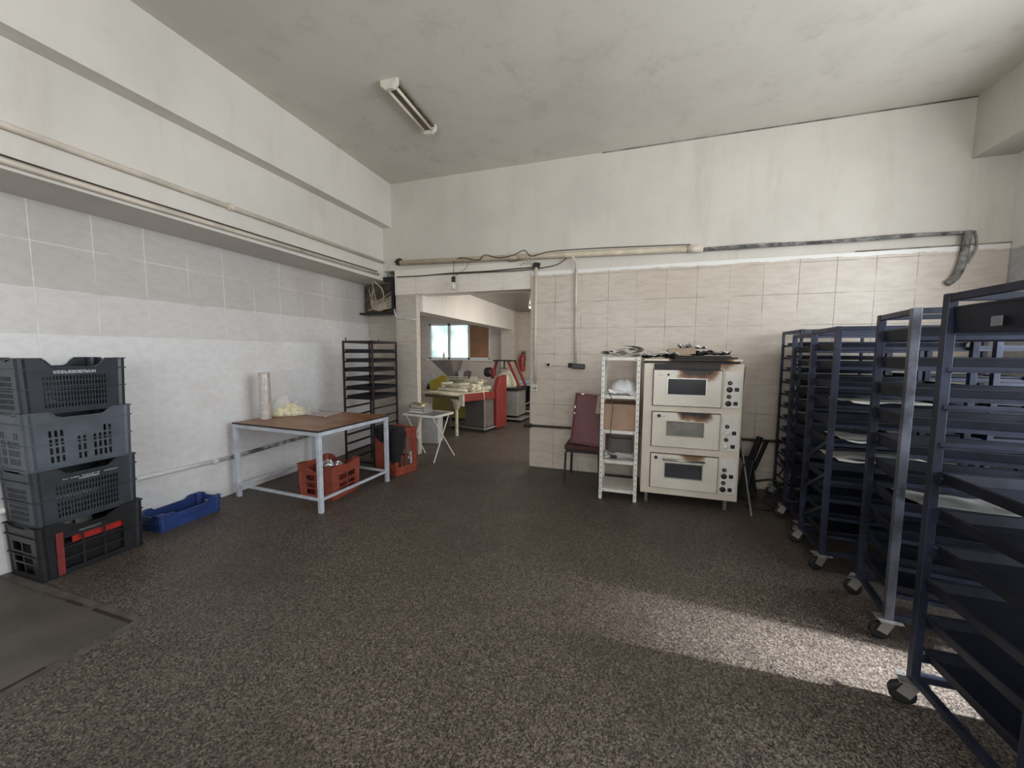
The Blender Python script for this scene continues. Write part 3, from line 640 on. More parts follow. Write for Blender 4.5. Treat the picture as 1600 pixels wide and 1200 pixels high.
# ------------------------------------------------------------------ crates
def glyphs(mb, f, n, w, h, seed, th=0.0022):
    """n small block letters drawn as strokes; f(u, v, out) maps to 3D"""
    r = random.Random(seed)
    for i in range(n):
        u0 = i*w*1.28
        segs = []
        segs.append((0, 0, 0.22, 1))
        for k in range(3):
            if r.random() < 0.72: segs.append((0, k*0.41, 1, k*0.41+0.18))
        if r.random() < 0.7: segs.append((0.78, 0.0 if r.random() < .7 else .45, 1.0, 1.0))
        for a, b_, c, d in segs:
            us = [u0+a*w, u0+c*w]; vs = [b_*h, d*h]
            mb.plate(us, vs, lambda i, j: True, th, lambda u, v, q: f(u, v, q))
def crate(name, label, loc, rz, L, W, H, m, style='fine', group=None, text=None, rot=None, dip=0.0, taper=0.96, cat='crate', textmat=None, endhole=True):
    """L along local y, W along local x"""
    t = thing(name, label, cat, loc, rz, group, rot)
    body = MB(); th = 0.006
    cr = 0.03
    def side(axis, sgn):
        half = (L if axis == 'y' else W)/2; offd = (W if axis == 'y' else L)/2
        long_ = axis == 'y'
        def top(u):
            a = abs(u)/half
            d = dip if long_ else dip*0.3
            return H-d*(1-min(1, max(0, (a-0.42)/0.16)))
        def f(u, v, w):
            k = taper+(1-taper)*(v/H)
            vv = v if v < H*0.8 else H*0.8+(v-H*0.8)/(H*0.2)*(top(u)-H*0.8)
            o = (offd-w)*k*sgn; uu = u*(taper+(1-taper)*(v/H))
            return (o, uu, vv) if long_ else (uu, o, vv)
        inner = half-(0.105 if long_ and style != 'flat' else 0.075)
        us = [-half+0.004, -half+0.03, -half+0.05, -inner]
        if style == 'fine': pitch, barw, rows, bh = 0.0165, 0.0075, 6, 0.009
        elif style == 'mid': pitch, barw, rows, bh = 0.026, 0.013, 4, 0.014
        elif style == 'wide': pitch, barw, rows, bh = 0.115, 0.012, 3, 0.014
        elif style == 'flat': pitch, barw, rows, bh = 0.05, 0.02, 2, 0.02
        n = max(2, int(2*inner/pitch)); pit = 2*inner/n
        holes_u = set()
        for i in range(n):
            a = -inner+i*pit
            us.append(a+pit-barw); holes_u.add(len(us)-2); us.append(a+pit)
        us += [half-0.05, half-0.03, half-0.004]
        v0, v1 = H*0.10, H*(0.70 if style != 'wide' else 0.72)
        vs = [0, v0]; holes_v = set()
        rh = (v1-v0)/rows
        for j in range(rows):
            vs.append(v0+(j+1)*rh-bh); holes_v.add(len(vs)-2); vs.append(v0+(j+1)*rh)
        vs += [H*0.80, H]
        def mask(i, j):
            if j in holes_v and i in holes_u:
                k = sorted(holes_u).index(i)
                if style == 'flat' and (long_ or j == min(holes_v)): return True
                if style == 'mid':
                    fr_ = (k+0.5)/n
                    if (0.28 < fr_ < 0.42) or (0.58 < fr_ < 0.64) or (0.82 < fr_ < 0.86): return True
                    if fr_ > 0.35 and fr_ < 0.8 and j == max(holes_v): return True
                return False
            return True
        body.plate(us, vs, mask, th, f)
        # ribs standing proud
        for zz, hh in ((0.004, 0.010), (H*0.45, 0.006), (H*0.80, 0.008)):
            k = taper+(1-taper)*(zz/H)
            o = (offd+0.003)*k*sgn
            p, q = ((o, -half*k, zz), (o, half*k, zz)) if long_ else ((-half*k, o, zz), (half*k, o, zz))
            body.bar(p, q, 0.012, hh)
        # top rim lip
        N_ = 22
        for i in range(N_):
            a, b_ = -half+2*half*i/N_, -half+2*half*(i+1)/N_
            P = lambda u: ((offd)*sgn, u, top(u)-0.004) if long_ else (u, (offd)*sgn, top(u)-0.004)
            body.bar(P(a), P(b_), 0.016, 0.008)
    side('y', 1); side('y', -1); side('x', 1); side('x', -1)
    for sx in (-1, 1):
        for sy in (-1, 1):
            pts = []
            for z in (0, H):
                k = taper+(1-taper)*(z/H)
                pts.append((sx*(W/2-cr*0.75)*k, sy*(L/2-cr*0.75)*k, z))
            body.tube(pts, cr*0.92, 10)
    # slatted bottom
    nb = 9
    for i in range(nb):
        y = -L/2*taper+0.02+(L*taper-0.04)*i/(nb-1); body.b(-W/2*taper+.005, W/2*taper-.005, y-0.01, y+0.01, 0.002, 0.010)
    for i in range(5):
        x = -W/2*taper+0.02+(W*taper-0.04)*i/4; body.b(x-0.008, x+0.008, -L/2*taper+.005, L/2*taper-.005, 0.002, 0.010)
    o = body.build('body', m, t)
    if text:
        for (n, w, h, u0, v0, seed) in text:
            g_ = MB()
            def f(u, v, q, u0=u0, v0=v0):
                vv = v0+v; k = taper+(1-taper)*(vv/H)
                return ((W/2+0.0012+q)*k, u0+u, vv)
            glyphs(g_, f, n, w, h, seed)
            g_.build('lettering', textmat or M_print, t)
    return t
G = 'crates stacked against the left wall'
cx = lambda W: XL+0.03+W/2
crate('plastic_crate', 'black crate with a red inner sheet showing, bottom of the stack', (cx(.385)+0.0, 1.603, 0), 0, 0.56, 0.385, 0.375, M_crate_jet, 'wide', G,
      text=[(7, 0.013, 0.014, -0.08, 0.275, 3)], dip=0.05, textmat=M_print_dim)
cb = crate('plastic_crate', 'black crate with two lines of white lettering, second from the floor', (cx(.375)-0.005, 1.60, 0.365), 0.01, 0.545, 0.375, 0.385, M_crate_dark, 'fine', G,
      text=[(10, 0.0150, 0.014, -0.13, 0.295, 5), (8, 0.0105, 0.009, -0.05, 0.279, 8), (4, 0.0150, 0.014, 0.085, 0.295, 9)], dip=0.05)
crate('plastic_crate', 'dark grey crate with blank label panel, second from the top of the stack', (cx(.375)+0.0, 1.592, 0.75), -0.01, 0.545, 0.375, 0.39, M_crate_grey, 'mid', G, dip=0.045)
crate('plastic_crate', 'glossy black crate with one line of white lettering, top of the stack', (cx(.375)-0.01, 1.585, 1.125), 0.01, 0.54, 0.375, 0.375, M_crate_black, 'fine', G,
      text=[(12, 0.0140, 0.021, -0.11, 0.269, 11)], dip=0.06)
# red sheet standing inside the bottom crate
tag(MB().b(-3.728, -3.722, 1.50, 1.80, 0.20, 0.255).build('red_liner', M_redplastic), 'bright red plastic piece behind the slots of the bottom black crate', 'liner')
tag(MB().b(-4.02, -3.74, 1.37, 1.83, 0.014, 0.20).build('crate_filling', M_blackcloth, bevel=0.02), 'black block added to darken the inside of the bottom crate of the stack', 'sack')  # block added so that the crate looks dark inside
tag(MB().sheet(lambda u, v: (-3.686+0.0075*v, 1.405+0.035*u, 0.01+0.30*v), 2, 6, 0.003).build('red_strip', mat('dull_red_plastic', srgb(122, 44, 42), 0.6)), 'upright dull red strip on the face of the bottom black crate', 'strip')
crate('low_crate', 'low blue plastic crate with raised ends on the floor by the wall', (-3.92, 2.29, 0), 0.06, 0.52, 0.27, 0.15, M_crate_blue, 'flat', dip=0.06, taper=0.95)
crate('plastic_crate', 'faded red crate lying under the brown table', (-3.14, 3.27, 0), 0.03-PI/2, 0.46, 0.42, 0.36, M_crate_red, 'wide', dip=0.07)
# bottles/wrappers inside it
for i, (x, y) in enumerate(((-3.08, 3.2), (-3.02, 3.27), (-3.16, 3.25))):
    tag(MB().blob((x, y, 0.33), (0.05, 0.045, 0.035), i, 0.6).build('crumpled_wrapper', M_foil, smooth_=False),
        'shiny crumpled wrapper inside the red crate under the table', 'wrapper', 'wrappers in the red crate')
tag(MB().b(-3.30, -3.0, 3.12, 3.42, 0.012, 0.29).build('crate_filling', M_burg, bevel=0.03), 'dark red packed sack filling the red crate under the table', 'sack')
# upright red crate with black jacket
uc = crate('plastic_crate', 'faded red crate standing on its end beside the black rack', (-2.83, 4.03, 0.0), 0, 0.58, 0.37, 0.34, M_crate_red, 'wide', dip=0.0, taper=0.97)
# stand it on one end: the bottom with its cross ribs faces the table, one long side faces the opening
R = Matrix(((0.97, 0.0, 0.243), (-0.243, 0.0, 0.97), (0.0, -1.0, 0.0)))
uc.rotation_euler = R.to_euler(); uc.location = (-2.90, 3.945, 0.285)
mb = MB()
mb.b(-0.185, 0.185, -0.27, 0.27, -0.004, 0.001)
bp_ = mb.build('bottom_panel', M_crate_red, uc)
mb = MB()
for p, q in (((-0.17, -0.26, -0.008), (0.17, 0.26, -0.008)), ((-0.17, 0.26, -0.008), (0.17, -0.26, -0.008)), ((-0.18, 0, -0.008), (0.18, 0, -0.008)), ((0, -0.27, -0.008), (0, 0.27, -0.008))): mb.bar(p, q, 0.008, 0.008)
for y in (-0.265, 0.265): mb.b(-0.185, 0.185, y-0.006, y+0.006, -0.012, -0.004)
for x in (-0.18, 0.18): mb.b(x-0.006, x+0.006, -0.27, 0.27, -0.012, -0.004)
mb.build('rib', M_crate_red, bp_)
g_ = MB()
glyphs(g_, lambda u, v, q: (0.196+q, 0.0+u, 0.215+v), 4, 0.032, 0.034, 21)
g_.build('lettering', M_print, uc)
def jacket(u, v):
    # cloth over the top end of the upright crate, hanging down its two near faces
    ex, ey = Vector((0.97, -0.243, 0)), Vector((0.243, 0.97, 0))
    c0 = Vector((-2.90, 3.945, 0))
    fold = 0.012*math.sin(u*19)+0.008*math.sin(u*37+2)+0.01*noise.noise(Vector((u*6, v*4, 2)))
    a = -0.19+0.50*u              # runs along the near top edge, then round the right corner
    drop = 0.10+0.16*math.sin(min(1, u*1.3)*PI)*0.5+(0.30*math.sin((u-0.45)/0.55*PI) if u > 0.45 else 0.0)
    if a < 0.20: base = c0+ex*a; out = -ey
    else:
        k = a-0.20; base = c0+ex*(0.205+0.01)+ey*k; out = ex
    inn = -out
    if v < 0.3:
        k = 1-v/0.3
        return base+inn*(0.16*k)+Vector((0, 0, 0.592+0.012*k+abs(fold)*0.6))
    s_ = (v-0.3)/0.7
    return base+out*(0.020+abs(fold)+0.01*math.sin(s_*PI))+Vector((0, 0, 0.595-drop*s_))
tag(MB().sheet(jacket, 60, 24, 0.006).build('jacket', M_blackcloth, smooth_=True), 'black jacket draped over the upright red crate', 'jacket')

# ------------------------------------------------------------------ worktable
ang = -0.055
tb = thing('worktable', 'pale blue-grey steel worktable with worn brown top', 'table', (-3.35, 3.30, 0), ang)
TW, TD, TH = 1.20, 1.0, 0.80
MB().b(-TW/2+0.004, TW/2-0.004, -TD/2+0.004, TD/2-0.004, TH-0.012, TH+0.006).build('tabletop', M_wood, tb, 0.003)
mb = MB()
for y in (-TD/2, TD/2): mb.b(-TW/2-0.001, TW/2+0.001, y-0.004, y+0.004, TH-0.008, TH+0.004)
for x in (-TW/2, TW/2): mb.b(x-0.004, x+0.004, -TD/2, TD/2, TH-0.008, TH+0.004)
mb.build('edging', M_table_edge, tb)
mb = MB(); w = 0.04
for y in (-TD/2+w/2, TD/2-w/2): mb.b(-TW/2, TW/2, y-w/2, y+w/2, TH-0.050, TH-0.0125)
for x in (-TW/2+w/2, TW/2-w/2): mb.b(x-w/2, x+w/2, -TD/2+w, TD/2-w, TH-0.050, TH-0.0125)
mb.build('apron_frame', M_table_frame, tb, 0.002)
for sx in (-1, 1):
    for sy in (-1, 1):
        x, y = sx*(TW/2-w/2), sy*(TD/2-w/2)
        MB().b(x-w/2, x+w/2, y-w/2, y+w/2, 0.0, TH-0.0505).build('leg', M_table_frame, tb, 0.003)
for sy in (-1, 1):
    y = sy*(TD/2-w/2); MB().b(-TW/2+w, TW/2-w, y-0.012, y+0.012, 0.115, 0.14).build('stretcher', M_table_frame, tb, 0.002)
for sx in (-1, 1):
    x = sx*(TW/2-w/2); MB().b(x-0.012, x+0.012, -TD/2+w, TD/2-w, 0.115, 0.14).build('stretcher', M_table_frame, tb, 0.002)
ztop = TH+0.006
# film roll
t = thing('film_roll', 'tall upright roll of plastic film on the left end of the table', 'roll', (-3.83, 3.10, ztop))
MB().lathe([(0.02, 0.0), (0.055, 0.0), (0.056, 0.01), (0.056, 0.505), (0.054, 0.512), (0.022, 0.512)], n=28).build('film', M_film, t, smooth_=True)
MB().lathe([(0.012, 0.5), (0.022, 0.5), (0.022, 0.514), (0.012, 0.514)], n=16).build('core', M_card, t)
mb = MB()
def wrinkle(u, v):
    a = -1.9+1.5*u+0.15*math.sin(v*23)+0.1*math.sin(v*9); r = 0.058+0.006*noise.noise(Vector((u*5, v*14, 1)))
    return (r*math.cos(a), r*math.sin(a), 0.02+0.44*v)
mb.sheet(wrinkle, 8, 40, 0.001); mb.build('loose_film', M_filmsheet, t)
# bag with pastries
bagc = Vector((-3.78, 3.36, ztop))
bg_ = MB()
def bagf(u, v):
    a = 2*PI*u; 
    r = 1+0.16*noise.noise(Vector((math.cos(a)*2, math.sin(a)*2, v*3+4)))
    ph = v*PI/2*1.0
    rad = math.cos(ph*0.98)
    x = 0.215*rad*math.cos(a)*r; y = 0.14*rad*math.sin(a)*r; z = 0.185*math.sin(ph)*(1+0.12*noise.noise(Vector((x*20, y*20, 2))))*(1.0-0.25*math.cos(a))
    return bagc+Vector((x*0.75+y*0.5, x*0.75-y*0.6, 0.004+z))
bg_.sheet(bagf, 40, 12, 0.0012)
t = thing('plastic_bag', 'clear plastic bag of pale yellow pastries on the brown table', 'bag')
bg_.build('film', M_bag, t, smooth_=True)
mb = MB()
mb.sheet(lambda u, v: bagc+Vector((0.02+0.10*u-0.05, 0.12+0.12*u, 0.03+0.10*(1-u)+0.03*math.sin(v*9)))+Vector((0.05*v, -0.06*v, 0)), 8, 10, 0.001)
mb.build('bag_neck', M_bag, t)
r0 = random.Random(4)
k = 0
for lay, n_, rad in ((0, 11, 0.115), (1, 7, 0.075), (2, 3, 0.03)):
    for i in range(n_):
        a = 2*PI*i/n_+lay; x = rad*1.15*math.cos(a); y = rad*0.75*math.sin(a)
        if lay == 0 and i % 3 == 0: x *= 0.45; y *= 0.45
        p = bagc+Vector((x*0.75+y*0.5, x*0.75-y*0.6, 0.030+0.042*lay))
        tag(MB().blob(p, (0.044, 0.034, 0.028), k, 0.5, 8).build('pastry', M_wafer, smooth_=True), 'pale yellow pastry piece inside the clear plastic bag', 'pastry', 'pastries in the plastic bag')
        k += 1
# thin plastic sheet lying on the table
def sheetf(u, v):
    x = -3.72+0.42*v-0.05*u; y = 3.42+0.36*u+0.02*math.sin(v*5)
    return (x, y, ztop+0.004+0.012*abs(noise.noise(Vector((u*4, v*4, 3))))+(0.05*math.exp(-((u-0.55)**2+(v-0.08)**2)*40)))
tag(MB().sheet(sheetf, 24, 24, 0.001).build('film_sheet', M_filmsheet, smooth_=True), 'crumpled clear film sheet spread on the brown table behind the pastries', 'film')
tag(MB().blob((-3.74, 3.62, ztop+0.03), (0.09, 0.06, 0.028), 9, 0.7, 12, 3).build('crumpled_film', M_bag), 'crumpled ball of clear film at the back of the table', 'film')

# ------------------------------------------------------------------ racks and trays
def tray_mesh(W, L, m, h=0.035):
    """open tray, W along x, L along y"""
    mb = MB(); t_ = 0.003; f = 0.012
    mb.b(-W/2+f, W/2-f, -L/2+f, L/2-f, 0, t_)
    for sx in (-1, 1):
        mb.prism([(sx*(W/2-f), 0), (sx*(W/2-f+t_), 0), (sx*(W/2), h), (sx*(W/2-t_), h)], -L/2+f*0.4, L/2-f*0.4, 'XZ')
        mb.bar((sx*W/2, -L/2, h), (sx*W/2, L/2, h), 0.007, 0.007)
    for sy in (-1, 1):
        mb.prism([(sy*(L/2-f), 0), (sy*(L/2-f+t_), 0), (sy*(L/2), h), (sy*(L/2-t_), h)], -W/2+f*0.4, W/2-f*0.4, 'YZ')
        mb.bar((-W/2, sy*L/2, h), (W/2, sy*L/2, h), 0.007, 0.007)
    return mb
ORD = ['topmost', 'second from the top', 'third from the top', 'fourth from the top', 'fifth from the top', 'sixth from the top', 'seventh from the top', 'eighth from the top', 'ninth from the top', 'tenth from the top', 'eleventh from the top', 'twelfth from the top', 'thirteenth from the top']
def caster(t, x, y, ang=0.0, platem=None):
    cp = MB().box((x, y, 0.118), (0.10, 0.085, 0.006), Matrix.Rotation(ang, 3, 'Z')).build('caster', platem or M_galv, t)
    mb = MB(); c, s = math.cos(ang), math.sin(ang)
    for q in (-0.022, 0.022):
        mb.bar((x-s*q, y+c*q, 0.114), (x-s*q-0.03*c, y+c*q-0.03*s, 0.048), 0.05, 0.004, (-s, c, 0))
    mb.build('fork', M_steel, cp)
    mb = MB(); cxw, cyw = x-0.03*c, y-0.03*s
    prof = [(0.012, -0.016), (0.036, -0.016), (0.047, -0.012), (0.047, 0.012), (0.036, 0.016), (0.012, 0.016)]
    n = 20; rings = []
    for r, q in prof:
        rings.append([mb.bm.verts.new((cxw+r*math.cos(2*PI*k/n)*c-q*s, cyw+r*math.cos(2*PI*k/n)*s+q*c, 0.048+r*math.sin(2*PI*k/n))) for k in range(n)])
    for a, b_ in zip(rings, rings[1:]):
        for k in range(n): mb.bm.faces.new((a[k], a[(k+1) % n], b_[(k+1) % n], b_[k]))
    mb.bm.faces.new(rings[0][::-1]); mb.bm.faces.new(rings[-1])
    mb.build('wheel', M_rubber, cp)
def rack(label, loc, rz, W, D, H, m, levels, runner_axis='x', casters=True, group=None, post=0.032, z0=0.24, pm=None, brace=False, name='tray_rack'):
    """W along local x, D along local y"""
    t = thing(name, label, 'rack', loc, rz, group)
    zb = 0.121 if casters else 0.0
    for sx in (-1, 1):
        for sy in (-1, 1):
            x, y = sx*(W/2-post/2), sy*(D/2-post/2)
            MB().b(x-post/2, x+post/2, y-post/2, y+post/2, zb, H).build('post', (pm or {}).get((sx, sy), m), t, 0.002)
            if casters: caster(t, x, y, rz+0.3*sx*sy)
    i_ = 0.001
    for z, nm in ((H-0.016, 'top_frame'), (zb+0.016 if casters else 0.1, 'bottom_frame')):
        mb = MB()
        for sy in (-1, 1): mb.b(-W/2+post+i_, W/2-post-i_, sy*(D/2-post/2)-0.014, sy*(D/2-post/2)+0.014, z-0.014, z+0.014)
        for sx in (-1, 1): mb.b(sx*(W/2-post/2)-0.014, sx*(W/2-post/2)+0.014, -D/2+post+i_, D/2-post-i_, z-0.014, z+0.014)
        mb.build(nm, m, t)
    pitch = (H-0.16-z0)/(levels-1); zs = []
    for k in range(levels):
        z = H-0.16-k*pitch; zs.append(z)
        for s_ in (-1, 1):
            mb = MB()
            if runner_axis == 'x': mb.b(-W/2+post*0.5, W/2-post*0.5, s_*(D/2-post-0.014)-0.013, s_*(D/2-post-0.014)+0.013, z-0.003, z).b(-W/2+post*0.5, W/2-post*0.5, s_*(D/2-post-0.0015)-0.0015, s_*(D/2-post-0.0015)+0.0015, z-0.003, z+0.018)
            else: mb.b(s_*(W/2-post-0.014)-0.013, s_*(W/2-post-0.014)+0.013, -D/2+post*0.5, D/2-post*0.5, z-0.003, z).b(s_*(W/2-post-0.0015)-0.0015, s_*(W/2-post-0.0015)+0.0015, -D/2+post*0.5, D/2-post*0.5, z-0.003, z+0.018)
            mb.build('runner', m, t)
    if brace:
        mb = MB()
        for k in range(3):
            z = 0.25+k*0.24
            mb.bar((-W/2+post*0.5, -D/2+post, z+0.22), (-W/2+post*0.5, D/2-post, z), 0.006, 0.022)
        mb.build('brace', m, t)
    return t, zs
tray_protos = {}
def trays(rk, zs, W, D, m, which, where, group, jit=0.02, h=0.035, shift=(0, 0), tiltr=0.0):
    key = (round(W, 3), round(D, 3), m.name, h)
    loc, rz = rk.location, rk.rotation_euler[2]
    rr = random.Random(hash(where) % 1000 if False else len(where)*7+int(loc.x*100))
    for n_, i in enumerate(which):
        if key not in tray_protos:
            o = tray_mesh(W, D, m, h).build('baking_tray', m); tray_protos[key] = o
        else:
            o = tray_protos[key].copy(); C.objects.link(o)
        dx, dy = rr.uniform(-jit, jit)+shift[0], rr.uniform(-0.003, 0.003)+shift[1]
        c, s = math.cos(rz), math.sin(rz)
        o.location = (loc.x+dx*c-dy*s, loc.y+dx*s+dy*c, zs[i]+0.0012)
        o.rotation_euler = (0, rr.uniform(-tiltr, tiltr), rz+rr.uniform(-0.006, 0.006))
        tag(o, '%s baking tray, %s %s' % ('black' if 'black_' in m.name else 'dark blue-grey', ORD[n_], where), 'tray', group)
# the back-left black rack
rb, zs = rack('slim black iron tray rack in the left corner behind the table', (-3.375, 4.31, 0), 0.03, 0.46, 0.56, 1.70, M_backrack, 12, 'y', casters=False, post=0.022, z0=0.20)
trays(rb, zs, 0.40, 0.53, M_tray_black, range(6), 'in the slim black corner rack', 'trays in the corner rack', jit=0.012, h=0.045)
MB().b(-0.2, -0.19, -0.25, -0.24, 1.70, 1.74).b(-0.05, -0.04, 0.24, 0.25, 1.70, 1.735).build('pin', M_backrack, rb)

# the racks on the right
GR = 'tray racks along the right wall'
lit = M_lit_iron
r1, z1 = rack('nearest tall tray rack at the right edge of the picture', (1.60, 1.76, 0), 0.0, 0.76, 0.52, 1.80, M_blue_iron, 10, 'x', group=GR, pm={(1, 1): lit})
r2, z2 = rack('tall tray rack with one lit-colour post, second from the camera', (1.765, 2.60, 0), -0.17, 0.74, 0.45, 1.79, M_blue_iron, 10, 'x', group=GR, pm={(-1, -1): lit}, post=0.036)
r3, z3 = rack('tall tray rack with white papers on its trays, third from the camera', (1.715, 3.325, 0), -0.06, 0.72, 0.45, 1.745, M_blue_iron, 11, 'x', group=GR, brace=True, pm={(-1, -1): M_blue_iron})
r4, z4 = rack('tall tray rack between the papered rack and the empty-sided rack', (1.79, 3.89, 0), 0.0, 0.72, 0.42, 1.73, M_blue_iron, 12, 'x', group=GR)
r5, z5 = rack('slim farthest tray rack with open rungs beside the tiled back wall', (1.89, 4.46, 0), 0.0, 0.70, 0.46, 1.79, M_blue_iron, 12, 'y', group=GR, post=0.022)
r6, z6 = rack('tray rack in the second row nearest the back wall', (2.68, 4.25, 0), 0.0, 0.70, 0.46, 1.75, M_blue_iron, 12, 'x', group=GR)
r7, z7 = rack('tray rack in the second row behind the papered rack', (2.62, 3.50, 0), 0.0, 0.70, 0.46, 1.76, M_blue_iron, 12, 'x', group=GR)
r8, z8 = rack('tray rack in the second row behind the nearest racks', (2.75, 2.62, 0), 0.0, 0.70, 0.46, 1.78, M_blue_iron, 12, 'x', group=GR)
GT = 'trays in the right-hand racks'
trays(r1, z1, 0.72, 0.44, M_tray, [0], 'in the nearest right-hand rack, deep', GT, 0.012, 0.10)
trays(r1, z1, 0.71, 0.44, M_tray, [4, 5, 6, 7, 8, 9], 'in the lower half of the nearest rack', GT, 0.012, 0.045)
trays(r2, z2, 0.68, 0.365, M_tray, range(0, 10), 'in the rack with the bare steel post', GT, 0.012, 0.06)  # the post is not bare steel but rack steel in the lit colour
trays(r3, z3, 0.66, 0.365, M_tray, range(0, 11), 'in the rack with white papers', GT, 0.012, 0.045)
trays(r4, z4, 0.66, 0.335, M_tray, [0, 1, 2, 3, 4, 5, 6, 7, 8, 9, 10, 11], 'in the rack behind the papered rack', GT, 0.012, 0.045)
trays(r5, z5, 0.60, 0.44, M_tray, [0, 1, 2, 3, 4, 5, 6, 7, 8, 9, 10], 'in the slim farthest rack', GT, 0.0, shift=(0.0, 0))
trays(r6, z6, 0.66, 0.38, M_tray, [0, 2, 4, 6, 7, 9], 'in the second-row rack nearest the back wall', GT, 0.012)
trays(r7, z7, 0.66, 0.38, M_tray, [1, 3, 5, 6, 8], 'in the second-row rack behind the papered rack', GT, 0.012)
trays(r8, z8, 0.66, 0.38, M_tray, [0, 2, 5, 7, 9], 'in the second-row rack behind the nearest racks', GT, 0.012)
# papers
def paper(name, label, cx_, cy_, cz_, w, l, seed, m=M_paper, amp=0.02):
    def f(u, v):
        return (cx_+(u-0.5)*w, cy_+(v-0.5)*l, cz_+0.008+amp*(0.6+0.6*noise.noise(Vector((u*3+seed, v*3, seed))))-0.0*u)
    tag(MB().sheet(f, 16, 16, 0.0012).build(name, m, smooth_=True), label, 'paper')
paper('baking_paper', 'white baking paper curling out of the fourth tray of the papered rack', 1.68, 3.26, z3[3]+0.02, 0.46, 0.34, 2, amp=0.03)
paper('baking_paper', 'white baking paper on a middle tray of the papered rack', 1.66, 3.28, z3[5]+0.02, 0.42, 0.34, 5, amp=0.03)
paper('baking_paper', 'wide white baking paper drooping on a lower tray of the papered rack', 1.68, 3.27, z3[6]+0.01, 0.56, 0.34, 8, amp=0.04)
paper('baking_paper', 'white paper lying on top of the nearest right-hand rack trays', 1.50, 1.80, z1[0]+0.04, 0.12, 0.2, 3, amp=0.04)
paper('baking_paper', 'white paper on the tray below the lit-colour post rack top', 1.74, 2.66, z2[6]+0.01, 0.4, 0.34, 11, amp=0.03)
# white blocks stuck on rack trays
tag(MB().b(1.225, 1.229, 1.76, 1.80, 1.655, 1.69).build('paper_tag', M_print_dim), 'small white paper tag on the top tray of the nearest rack', 'tag')
tag(MB().blob((1.36, 1.86, 1.712), (0.05, 0.03, 0.018), 4, 0.4).build('bread_piece', M_paper, smooth_=True), 'pale crumpled lump on the top tray of the nearest rack', 'crumpled paper')

# ------------------------------------------------------------------ oven
ov = thing('deck_oven', 'cream three-deck baking oven with scorched doors', 'oven', (0.595, 4.42, 0))
OX, OD = 0.45, 0.38    # half sizes
body_m = burnt_enamel('oven_body_enamel', srgb(220, 210, 194), -0.25, 0.36, 1.30, 1.46, 0.55)
MB().b(-OX, OX, -OD+0.03, OD, 0.10, 1.455).build('body', body_m, ov, 0.006)
MB().b(-OX-0.005, OX-0.02, -OD+0.00, OD, 1.478, 1.500).build('top_plate', burnt_enamel('oven_top_enamel', srgb(226, 214, 190), -0.2, 0.30, 1.3, 1.48, 1.3), ov, 0.008)
MB().b(-OX+0.03, OX-0.03, -OD+0.05, OD-0.03, 1.4555, 1.478).build('top_gap', M_soot, ov)
MB().b(-0.355, 0.245, -OD+0.012, -OD+0.031, 1.398, 1.452).build('vent_strip', M_soot, ov, 0.004)
